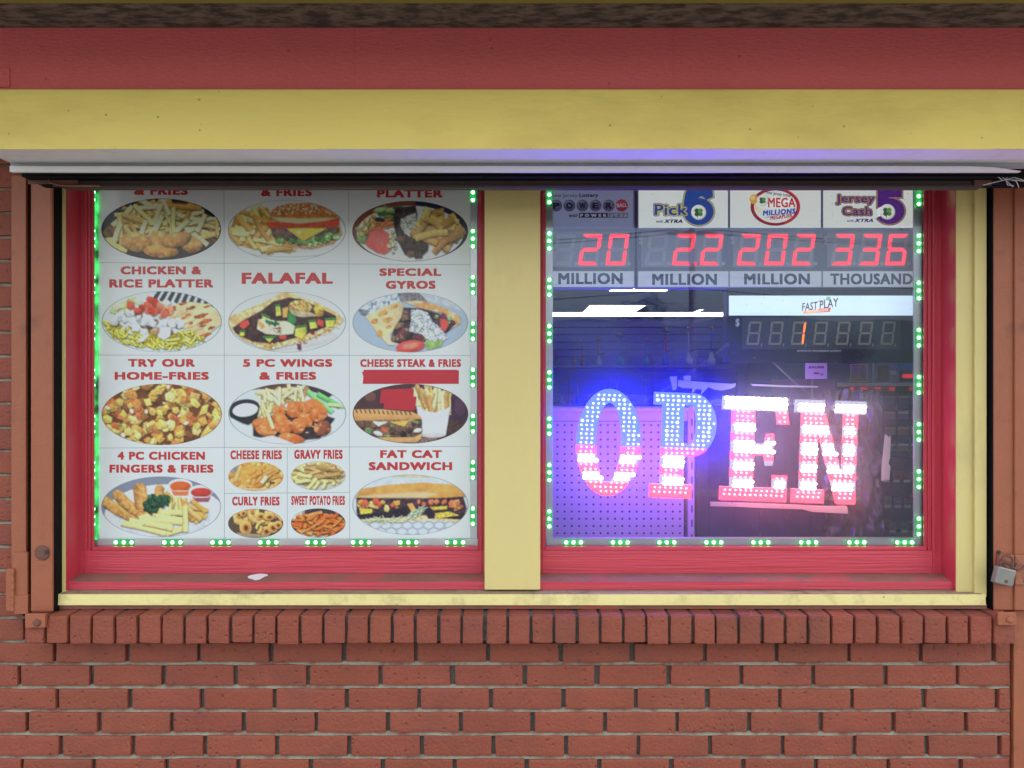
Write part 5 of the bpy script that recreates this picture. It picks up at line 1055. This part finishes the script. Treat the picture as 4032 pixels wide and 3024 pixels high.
# leftovers of tape on the inside of the pane
fm = NT('pale_film'); fm.n.remove(fm.p); f1 = fm.new('ShaderNodeBsdfDiffuse'); f1.inputs[0].default_value = (.62, .60, .60, 1); f2 = fm.new('ShaderNodeBsdfTranslucent'); f2.inputs[0].default_value = (.9, .88, .88, 1); f3 = fm.new('ShaderNodeMixShader'); f3.inputs[0].default_value = .55
fm.link(f1.outputs[0], f3.inputs[1]); fm.link(f2.outputs[0], f3.inputs[2]); fm.link(f3.outputs[0], fm.out.inputs[0]); M['film'] = fm.m
yt = GL + .0012
tape([(2796, 1975), (2850, 1976), (3000, 1981), (3130, 1986), (3200, 1990), (3262, 1992), (3330, 1991), (3336, 1996), (3340, 2023), (3200, 2016), (3160, 2006), (3100, 2004), (3000, 2001), (2900, 1996), (2797, 1993)], 'long torn pale tape strip stuck below the letters EN', M['film'], yt, name='tape')
tape([(3484, 1711), (3494, 1713), (3499, 1722), (3506, 1712), (3508, 1730), (3505, 1800), (3499, 1826), (3506, 1835), (3503, 1890), (3470, 1894), (3471, 1840), (3477, 1780)], 'torn upright white tape piece stuck right of the letter N', M['film'], yt)
tape([(2954, 1511), (3090, 1517), (3221, 1520), (3222, 1526), (3080, 1524), (2964, 1519)], 'thin white tape sliver above the letter E', M['film'], yt)
tape([(2672, 1497), (2740, 1502), (2800, 1506), (2880, 1511), (2898, 1508), (2895, 1522), (2880, 1530), (2840, 1538), (2810, 1533), (2790, 1524), (2770, 1544), (2758, 1556), (2764, 1534), (2740, 1532), (2722, 1556), (2727, 1530), (2690, 1528), (2668, 1520)], 'ragged torn white film stuck above the letter P', M['film'], yt)
tape([(2636, 1483), (2666, 1481), (2664, 1532), (2650, 1538)], 'small white sticker remnant left of the ragged film above the letter P', M['film'], yt); tape([(2692, 1480), (2720, 1479), (2719, 1499), (2692, 1498)], 'tiny square white sticker touching the ragged film above the letter P', M['film'], yt)

# ---------------------------------------------------------------- inside the shop
M['shopwall'] = mat('shop_wall', (.10, .13, .36), .8, .1, 2); M['shopceil'] = mat('shop_ceiling_tiles', (.22, .29, .55), .9, .08, 4); M['shopfloor'] = mat('shop_floor', (.10, .095, .09), .5, .2, 3)  # blue cast of the sign's glow is put into wall and ceiling colour
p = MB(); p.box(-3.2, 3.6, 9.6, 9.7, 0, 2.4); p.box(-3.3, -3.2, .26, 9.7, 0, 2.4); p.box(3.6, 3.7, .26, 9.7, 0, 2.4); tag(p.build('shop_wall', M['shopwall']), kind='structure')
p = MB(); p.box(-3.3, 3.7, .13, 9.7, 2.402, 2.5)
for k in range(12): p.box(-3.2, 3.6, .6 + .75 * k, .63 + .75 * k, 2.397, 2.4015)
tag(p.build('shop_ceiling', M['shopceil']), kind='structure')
p = MB(); p.box(-3.3, 3.7, .26, 9.7, -.13, 0.004); tag(p.build('shop_floor', M['shopfloor']), kind='structure')
M['tubelight'] = emat('fluorescent', (.86, .95, 1.0), 12 * EX); M['fillpanel'] = emat('rack_fill_panel', (.9, .95, 1.0), 3.5 * EX); M['panel'] = emat('ceiling_light_panel', (.92, 1.0, .98), 9 * EX)
def troffer(x0, x1, d0, d1, label, m='panel'):
    t = thing('ceiling_light', label, 'ceiling light', ((x0 + x1) / 2, (d0 + d1) / 2 - D, 2.39), 'ceiling light panels in the shop')
    p = MB(); p.box(x0 - .03, x1 + .03, d0 - D - .03, d1 - D + .03, 2.385, 2.3965); p.build('frame', M['white'], t)
    p = MB(); p.box(x0, x1, d0 - D, d1 - D, 2.3815, 2.3845); p.build('diffuser', M[m], t)
troffer(.88, 1.50, 8.72, 9.9, 'bright ceiling panel light deep in the shop above the fluorescent tube'); troffer(.93, 1.46, 6.1, 7.36, 'nearer ceiling panel light mostly hidden behind the lottery signs'); troffer(2.24, 2.275, 9.2, 9.8, 'thin slanted ceiling light right of the bright panel light')
troffer(.6, 1.8, 2.9, 3.3, 'added wide fill panel over the shop counter, out of view, lighting the ticket rack', 'fillpanel')  # added unseen panel, put in to light the racks and shelves
YW = 1.75
t = thing('fluorescent_tube', 'long bright fluorescent tube above the display of water pipes', 'lamp', (PX(2513, YW - .12), YW - .12, PZ(1238, YW - .12)))
y = YW - .12; p = MB(); p.tube([(PX(2110, y), y, PZ(1238, y)), (PX(2850, y), y, PZ(1238, y))], .0095, 10); p.build('tube', M['tubelight'], t)
p = MB(); p.box(PX(2100, y), PX(2866, y), y + .011, y + .05, PZ(1246, y), PZ(1229, y), .003); p.build('fitting', M['white'], t)
# slatted display wall with shelves of water pipes
M['slat'] = mat('dark_slatwall', (.05, .05, .17), .4, .2, 6); M['shelf'] = mat('smoky_shelf', (.07, .07, .13), .3, .1, 6)  # slats coloured blue to stand for the sign's spill light
t = thing('slat_wall', 'dark slatted display wall behind the water pipes', 'display wall', (PX(2500, YW), YW, 0))
p = MB()
for k in range(20): zt = PZ(1262 + 29 * k, YW); zb = PZ(1262 + 29 * k + 26, YW); p.box(PX(2050, YW), PX(2905, YW), YW, YW + .02, zb, zt, .001)
p.box(PX(2050, YW), PX(2905, YW), YW + .021, YW + .06, 0.01, PZ(1255, YW)); p.build('slats', M['slat'], t)
for r0 in (1440, 1592):
    p = MB(); p.box(PX(2060, YW - .3), PX(2890, YW - .3), YW - .3, YW - .0015, PZ(r0 + 7, YW - .3), PZ(r0, YW - .3), .001); p.build('shelf', M['shelf'], t)
def hookah(px, ptop, pbase, y, col, scol, tray, label):
    z0 = PZ(pbase, y); H = PZ(ptop, y) - z0; x = PX(px, y)
    t = thing('water_pipe', label, 'water pipe', (x, y, z0), 'water pipes on the display shelves')
    a = H * .11
    p = MB(); p.lathe([(.0001, 0), (a * .9, 0), (a, H * .05), (a * .95, H * .13), (a * .5, H * .24), (a * .3, H * .32), (a * .42, H * .34), (.0001, H * .341)], (x, y, z0), 14); p.build('vase', col, t, True)
    p = MB(); p.lathe([(.0001, H * .342), (a * .2, H * .342), (a * .17, H * .5), (a * .3, H * .54), (a * .17, H * .58), (a * .15, H * .86), (a * .25, H * .88), (.0001, H * .881)], (x, y, z0), 10); p.build('stem', scol, t, True)
    if tray:
        p = MB(); p.lathe([(.0001, H * .8815), (a * .9, H * .8815), (a * 1.15, H * .90), (a * .9, H * .893), (.0001, H * .892)], (x, y, z0), 16); p.build('tray', M['black'], t, True)
    p = MB(); p.lathe([(.0001, H * .902), (a * .2, H * .902), (a * .42, H * .97), (a * .40, H), (.0001, H * .985)], (x, y, z0), 12); p.build('bowl', M['clay'], t, True)
    p = MB(); p.tube([(x + a * .2, y - .01, z0 + H * .36), (x + a * 1.3, y - .04, z0 + H * .42), (x + a * 1.6, y - .06, z0 + H * .2), (x + a * 1.2, y - .07, z0 + H * .02)], H * .012, 6); p.build('hose', M['black'], t, True)
M['clay'] = mat('orange_clay', (.35, .12, .05), .7)
def gm(n, c): return mat(n, tuple(v * .55 for v in c), .3, .1, 8, spec=.3)
cT, cR, cA, cW, cB, cP = gm('teal_glass', (.02, .35, .35)), gm('red_glass', (.5, .02, .03)), gm('amber_glass', (.5, .26, .05)), gm('clear_glass', (.5, .55, .6)), gm('blue_glass', (.03, .08, .5)), gm('pink_glass', (.6, .03, .10))
for a in ((2190, 1376, 1438, cT, cR, 0, 'short teal water pipe at the mullion end of the upper shelf'), (2262, 1372, 1438, cA, cA, 0, 'short amber water pipe beside the teal one on the upper shelf'), (2293, 1350, 1438, cR, cR, 0, 'slim red water pipe with curling hose on the upper shelf'), (2357, 1328, 1438, cW, cA, 1, 'grey water pipe with metal stem and black tray on the upper shelf'),
          (2442, 1312, 1438, cT, cT, 1, 'tall teal water pipe with wide black tray on the upper shelf'), (2546, 1330, 1438, cT, cB, 0, 'teal water pipe with blue stem in the middle of the upper shelf'), (2621, 1290, 1438, cB, cR, 1, 'tall water pipe with bright red stem on the upper shelf'), (2712, 1288, 1438, cW, cW, 0, 'tall clear water pipe right of the red stemmed one'), (2801, 1284, 1438, cW, cB, 0, 'tallest water pipe with blue stem next to the progressive jackpot display'),
          (2212, 1500, 1590, cW, cB, 0, 'clear water pipe at the mullion end of the lower shelf'), (2240, 1476, 1590, cP, cP, 0, 'pink flask shaped water pipe on the lower shelf'), (2275, 1500, 1590, cB, cW, 0, 'blue water pipe beside the pink flask on the lower shelf'), (2398, 1484, 1590, cW, cT, 0, 'clear water pipe with teal stem behind the letter O'), (2430, 1486, 1590, cW, cW, 0, 'clear water pipe with knobbed stem behind the letter O'), (2540, 1500, 1590, cA, cA, 0, 'amber water pipe on the lower shelf between the letters O and P')):
    hookah(a[0], a[1], a[2], YW - .17, *a[3:])
# perforated display panel and its slotted upright
M['peg'] = mat('white_pegboard', (.40, .395, .42), .5, .05, 4)
YG = .42; t = thing('pegboard', 'white perforated metal display panel behind the letters O and P', 'display panel', (PX(2420, YG), YG, .02))
p = MB(); pit = 28.4; hr = 4.6
for r_ in range(17):
    for c_ in range(20):
        cx, cy = 2138 + pit * c_, 1674 + pit * r_; v = []
        for k in range(8):
            a = math.pi / 4 * k; m = max(abs(math.cos(a)), abs(math.sin(a))); v.append((PX(cx + pit / 2 * math.cos(a) / m, YG), YG, PZ(cy - pit / 2 * math.sin(a) / m, YG)))
        v += [(PX(cx + hr * math.cos(math.pi / 4 * k), YG), YG, PZ(cy - hr * math.sin(math.pi / 4 * k), YG)) for k in range(8)]; v += [(a, b + .003, c) for a, b, c in v[8:]]
        p.add(v, [(k, (k + 1) % 8, 8 + (k + 1) % 8, 8 + k) for k in range(8)] + [(8 + k, 8 + (k + 1) % 8, 16 + (k + 1) % 8, 16 + k) for k in range(8)])
p.build('perforated_sheet', M['peg'], t)
p = MB(); p.box(PX(2120, YG), PX(2705, YG), YG + .004, YG + .03, .02, PZ(1650, YG)); p.build('backing', M['black'], t)
p = MB(); p.pbox(2115, 2707, 1602, 1658, YG - .006, YG + .05, .002); p.box(PX(2115, YG - .02), PX(2712, YG - .02), YG - .02, YG - .0065, PZ(1622, YG - .02), PZ(1606, YG - .02), .002); p.build('top_rail', M['peg'], t)
p = MB(); p.pbox(2708, 2735, 1600, 2700, YG - .004, YG + .03, .002); p.build('upright', M['peg'], t)
up = t.children[-1]; p = MB()
for k in range(12): p.pbox(2722, 2727, 1648 + 57 * k, 1676 + 57 * k, YG - .0046, YG - .0042)
p.build('slots', M['black'], up)
# dark counter behind E and N
M['counter'] = mat('scuffed_dark_panel', (.030, .030, .050), .6, .5, 7, .1, 30, dirt=(.085, .085, .13), dscale=9, dlo=.5, dhi=.8, damt=.7, stretch=(1, 1, .8))
YC = .62; t = thing('counter', 'dark scuffed counter front behind the letters E and N', 'counter', (PX(3110, YC), YC, .005))
p = MB(); p.pbox(2742, 3478, 1600, 2600, YC, YC + .5, .004); p.build('front', M['counter'], t)
p = MB()
for k in range(7): p.box(PX(2790 + 100 * k, YC), PX(2796 + 100 * k, YC), YC - .004, YC - .0005, PZ(2590, YC), PZ(1610, YC))
p.build('battens', M['counter'], t)
p = MB(); p.pbox(2742, 3490, 1585, 1599, YC - .02, YC + .52, .003); p.build('top', M['shelf'], t)
cr = MB(); c0 = MB(); rg = random.Random(9)
for i_ in range(22):
    for j_ in range(22): pass
def crumple(x0, x1, y0, y1, y, n, amp):
    p = MB(); v = []
    for j in range(n + 1):
        for i in range(n + 1):
            u, w_ = i / n, j / n; e = noise.noise(Vector((u * 9, w_ * 11, 4))) + .5 * noise.noise(Vector((u * 23, w_ * 27, 1)))
            ex = .06 * noise.noise(Vector((w_ * 5, 8, 0))); px_ = x0 + (x1 - x0) * (u + ex * (1 if 0 < 1 else 0)); v.append((PX(px_, y), y + amp * e, PZ(y0 + (y1 - y0) * w_ + 26 * noise.noise(Vector((u * 4, 2, 9))) * (1 - w_), y)))
    f = [(j * (n + 1) + i, (j + 1) * (n + 1) + i, (j + 1) * (n + 1) + i + 1, j * (n + 1) + i + 1) for j in range(n) for i in range(n)]
    p.add(v, f); p.add([(a, b + .004, c) for a, b, c in v], [q[::-1] for q in f]); return p
tag(crumple(3245, 3470, 1535, 2110, .36, 40, .03).build('plastic_sheet', mat('crumpled_black_plastic', (.03, .03, .04), .3, .3, 10), smooth=True), 'crumpled dark plastic sheet hanging behind the letter N', 'plastic sheet')
# papers and boxes above the counter
def card(pts, y, m, lab, name='paper', cat='paper', words=()):
    t = thing(name, lab, cat, (PX(pts[0][0], y), y, PZ(max(q[1] for q in pts), y))); p = MB(); q = pts_px(pts, y); p.prism(q[::-1], y, y + .002); p.build('sheet', m, t)
    if words:
        p = MB()
        for b, x0, x1, y0, y1, c in words:
            if b: put_text(p, b, x0, x1, y0, y1, y - .0006, .04, col=c)
            else: face(p, rect(x0, x1, y0, y1), y - .0004, col=c)
        p.build('print', M['ink2'], t)
M['ink2'] = inkmat('card_ink', 0, .6); K = (.03, .03, .04)
card(rect(3171, 3257, 1425, 1492), .5, M['paper'], 'white paper notice reading $30,000 below the progressive jackpot display', words=[("$30,000", 3184, 3245, 1441, 1452, K), (None, 3204, 3226, 1466, 1474, (.5, .1, .1)), (None, 3230, 3242, 1470, 1478, (.3, .3, .35))])
card(rect(3348, 3418, 1433, 1503), .9, M['paper'], 'white notice with yellow lower edge on the back counter', words=[(None, 3349, 3417, 1494, 1502, (.6, .42, .05)), (None, 3354, 3380, 1446, 1488, (.45, .5, .55)), (None, 3384, 3410, 1446, 1488, (.45, .5, .55)), (None, 3354, 3410, 1438, 1443, (.5, .35, .05))])
card(rect(3436, 3540, 1425, 1505), 1.0, M['shopceil'], 'grey glass framed notice beside the white notice with yellow edge', words=[(None, 3436, 3442, 1426, 1504, (.6, .6, .55)), (None, 3455, 3500, 1440, 1500, (.15, .12, .14)), (None, 3505, 3530, 1460, 1476, (.6, .6, .6))])
card(rect(3534, 3640, 1428, 1455), 1.0, mat('sky_blue_card', (.05, .30, .55), .5), 'sky blue header card above the small red digits', name='card', cat='card')
t = thing('cardboard_box', 'brown cardboard box standing behind the letter E', 'box', (PX(3190, YC + .05), YC + .05, PZ(1585, YC + .05))); p = MB(); yb = YC + .05; p.pbox(3110, 3290, 1494, 1583, yb, yb + .2, .002); p.build('carton', mat('cardboard', (.20, .15, .11), .8, .1, 5), t); p = MB(); p.pbox(3194, 3202, 1494, 1582, yb - .001, yb - .0003); p.build('packing_tape', mat('brown_tape', (.30, .24, .17), .4), t)
# small digit displays and ticket racks at the back
YQ = 1.5
t = thing('counter_display', 'black counter display of small red jackpot numbers 20 202 336 22', 'display', (PX(3480, YQ), YQ, PZ(1548, YQ))); p = MB(); p.pbox(3320, 3660, 1522, 1550, YQ, YQ + .06, .002); p.build('housing', M['black'], t)
p = MB(); p.pbox(3318, 3660, 1508, 1521, YQ - .003, YQ + .06, .001); p.build('header', M['peg'], t); p = MB()
for b, x0, x1 in (("20", 3346, 3362), ("202", 3388, 3416), ("336", 3440, 3468), ("22", 3500, 3522), ("15", 3582, 3598)): put_text(p, b, x0, x1, 1524, 1537, YQ - .001, .01, .15)
p.build('lit_numbers', M['segon'], t); p = MB(); p.pbox(3540, 3660, 1460, 1500, YQ, YQ + .06, .002); tag(p.build('clerk_display', M['black']), 'small black box with a row of red zeros on the back counter', 'display'); q = bpy.data.objects['clerk_display']; p = MB(); put_text(p, "00000", 3554, 3606, 1472, 1489, YQ - .001, .01, .15); o = p.build('lit_numbers', M['segon'], q)
t = thing('ticket_rack', 'tall dark rack of lottery tickets in yellow topped bins near the far window edge', 'rack', (PX(3540, YQ), YQ, .005)); p = MB(); p.box(PX(3430, YQ), PX(3720, YQ), YQ + .11, YQ + .16, .01, PZ(1552, YQ)); p.build('back', M['counter'], t)
rg = random.Random(4); cols = [(.42, .33, .04), (.36, .40, .42), (.40, .22, .05), (.18, .28, .36), (.42, .40, .30)]
for r_, (ya, yb) in enumerate(((1556, 1612), (1617, 1673), (1679, 1738), (1744, 1800))):
    for c_, xa in enumerate((3432, 3482, 3534, 3588, 3640)):
        p = MB(); p.col = (.05, .05, .06); p.pbox(xa, xa + 46, ya, yb, YQ + .04, YQ + .109, .001); c = cols[rg.randrange(5)]; p.col = tuple(min(.8, v * rg.uniform(.9, 1.7)) for v in c); p.pbox(xa + 3, xa + 44, ya + 3, ya + 12, YQ + .036, YQ + .0395); p.col = tuple(v * rg.uniform(.3, .9) for v in cols[rg.randrange(5)]); p.pbox(xa + 3, xa + 44, ya + 14, ya + 33, YQ + .037, YQ + .0395); p.build('ticket_bin', M['ink2'], t)
t = thing('product_shelf', 'dark shelves of small packets with white price tags below the ticket rack', 'shelf', (PX(3540, YQ), YQ - .05, .005)); p = MB(); p.box(PX(3436, YQ), PX(3720, YQ), YQ + .06, YQ + .1, .01, PZ(1808, YQ)); p.build('back', M['counter'], t)
for yb in (1890, 1990, 2088):
    p = MB(); p.box(PX(3436, YQ), PX(3720, YQ), YQ - .05, YQ + .0598, PZ(yb + 6, YQ), PZ(yb, YQ)); p.build('shelf_board', M['shelf'], t)
pc = [(.25, .02, .02), (.03, .18, .05), (.03, .06, .25), (.22, .10, .02), (.14, .14, .15)]
for yb, xs in ((1890, (3440, 3476, 3516, 3556, 3600)), (1990, (3446, 3480, 3520, 3560, 3604)), (2088, (3450, 3500, 3545, 3590))):
    for xa in xs:
        p = MB(); p.col = pc[rg.randrange(5)]; p.pbox(xa, xa + 34, yb - rg.randint(26, 38), yb - .3, YQ - .03, YQ + .03, .001); p.col = (.10, .10, .1); p.pbox(xa + 4, xa + 30, yb - 18, yb - 10, YQ - .0312, YQ - .0303); tag(p.build('packet', M['ink2']), 'small coloured packet on the dark product shelf below the ticket rack', 'packet', 'packets on the product shelf')
        p = MB(); p.pbox(xa + 3, xa + 27, yb - 1, yb + 9, YQ - .0515, YQ - .0502); p.build('price_tag', M['paper'], t)

# ---------------------------------------------------------------- across the street, seen mirrored in the panes
M['leaf'] = mat('leaf_green', (.05, .085, .03), .7, .5, 1.2); M['bark'] = mat('bark', (.12, .09, .065), .9, .3, 4); M['hill'] = mat('wooded_hill', (.05, .075, .05), .95, .4, .4); M['pole'] = mat('weathered_pole', (.14, .11, .09), .9, .2, 3)
p = MB(); v = []; n = 60
for k in range(n + 1):
    x = -120 + 4 * k; h = 9 + 5 * math.exp(-((x - 40) / 34) ** 2) + 3 * noise.noise(Vector((x * .05, 0, 0))); v += [(x, -128, -.3), (x, -134, h), (x, -150, -.3)]
p.add(v, [(3 * k + a, 3 * k + 3 + a, 3 * k + 4 + a, 3 * k + 1 + a) for k in range(n) for a in (0, 1)]); tag(p.build('hill', M['hill'], smooth=True), kind='structure')
def tree_mesh(seed, h, r):
    rg = random.Random(seed); tk = MB(); tk.tube([(0, 0, 0), (.1, 0, h * .3), (0, .1, h * .62)], [h * .03, h * .022, h * .008], 8)
    cl = []
    for k in range(9):
        a = rg.uniform(0, 6.28); q = rg.uniform(.35, .8) * r; c = Vector((q * math.cos(a), q * math.sin(a), h * rg.uniform(.42, .86))); tk.tube([(0, 0, h * .34), (c.x * .5, c.y * .5, h * .45), tuple(c)], [h * .012, h * .008, h * .003], 5); cl.append((c, r * rg.uniform(.32, .55)))
    cl.append((Vector((0, 0, h * .9)), r * .4)); cr = MB()
    for c, q in cl:
        for k in range(230):
            d = Vector((rg.gauss(0, 1), rg.gauss(0, 1), rg.gauss(0, .8))).normalized() * q * rg.uniform(.45, 1.08); s = rg.uniform(.10, .2); m = Matrix.Rotation(rg.uniform(0, 6.28), 3, Vector((rg.gauss(0, 1), rg.gauss(0, 1), rg.gauss(0, 1))).normalized())
            cr.add([c + d + m @ Vector(w_) * s for w_ in ((-1, 0, 0), (0, -.5, 0), (1.1, 0, 0), (0, .5, 0))], [(0, 1, 2, 3)])
    return tk, cr
tm = [tree_mesh(k, h, r) for k, (h, r) in enumerate(((8.2, 2.9), (6.2, 3.0), (5.2, 2.6)))]
tmesh = []
for x, y, k, lab in ((10.6, -56, 0, 'tallest tree across the street standing beside the utility pole'), (3.5, -70, 1, 'broad mid height tree across the street'), (19, -72, 2, 'low bushy tree across the street past the utility pole'), (-9, -66, 1, 'broad leafy tree across the street opposite the menu poster'), (-22, -74, 2, 'low leafy tree at the far end across the street'), (29, -66, 1, 'wide tree far along the street'), (14.5, -74, 2, 'low tree behind the tallest tree')):
    t = thing('street_tree', lab, 'tree', (x, y, -.13), 'trees across the street')
    if k not in [q[0] for q in tmesh]:
        a = tm[k][0].build('trunk', M['bark'], t, True, True); b = tm[k][1].build('crown', M['leaf'], t, False, True); tmesh.append((k, a.data, b.data))
    else:
        _, a, b = next(q for q in tmesh if q[0] == k); link('trunk', a, t); link('crown', b, t)
t = thing('utility_pole', 'wooden utility pole with crossarm and transformer across the street', 'utility pole', (7.3, -29, -.13)); p = MB(); p.tube([(7.3, -29, -.13), (7.3, -29, 8.4)], [.15, .11], 10); p.build('pole', M['pole'], t)
p = MB(); p.box(6.3, 8.3, -29.1, -28.98, 7.55, 7.68); p.build('crossarm', M['pole'], t); p = MB(); p.lathe([(.0001, 0), (.24, 0), (.25, .8), (.15, .86), (.0001, .88)], (7.3, -28.6, 6.3), 14); p.build('transformer', mat('grey_transformer', (.3, .31, .31), .5), t)
for k, (z, x) in enumerate(((7.75, 6.4), (7.75, 8.2), (6.0, 7.2), (5.4, 7.2))):
    p = MB()
    p.tube([(x + s, -29 + s * .02, z - .9 + ((abs(s) % 36) / 18 - 1) ** 2 * .9) for s in range(-54, 55, 3)], .018, 5); tag(p.build('power_line', M['black']), ['power line on the street side end of the crossarm', 'power line on the far end of the crossarm', 'upper cable strung below the crossarm', 'lowest cable strung on the utility pole'][k], 'cable', 'cables on the utility pole')
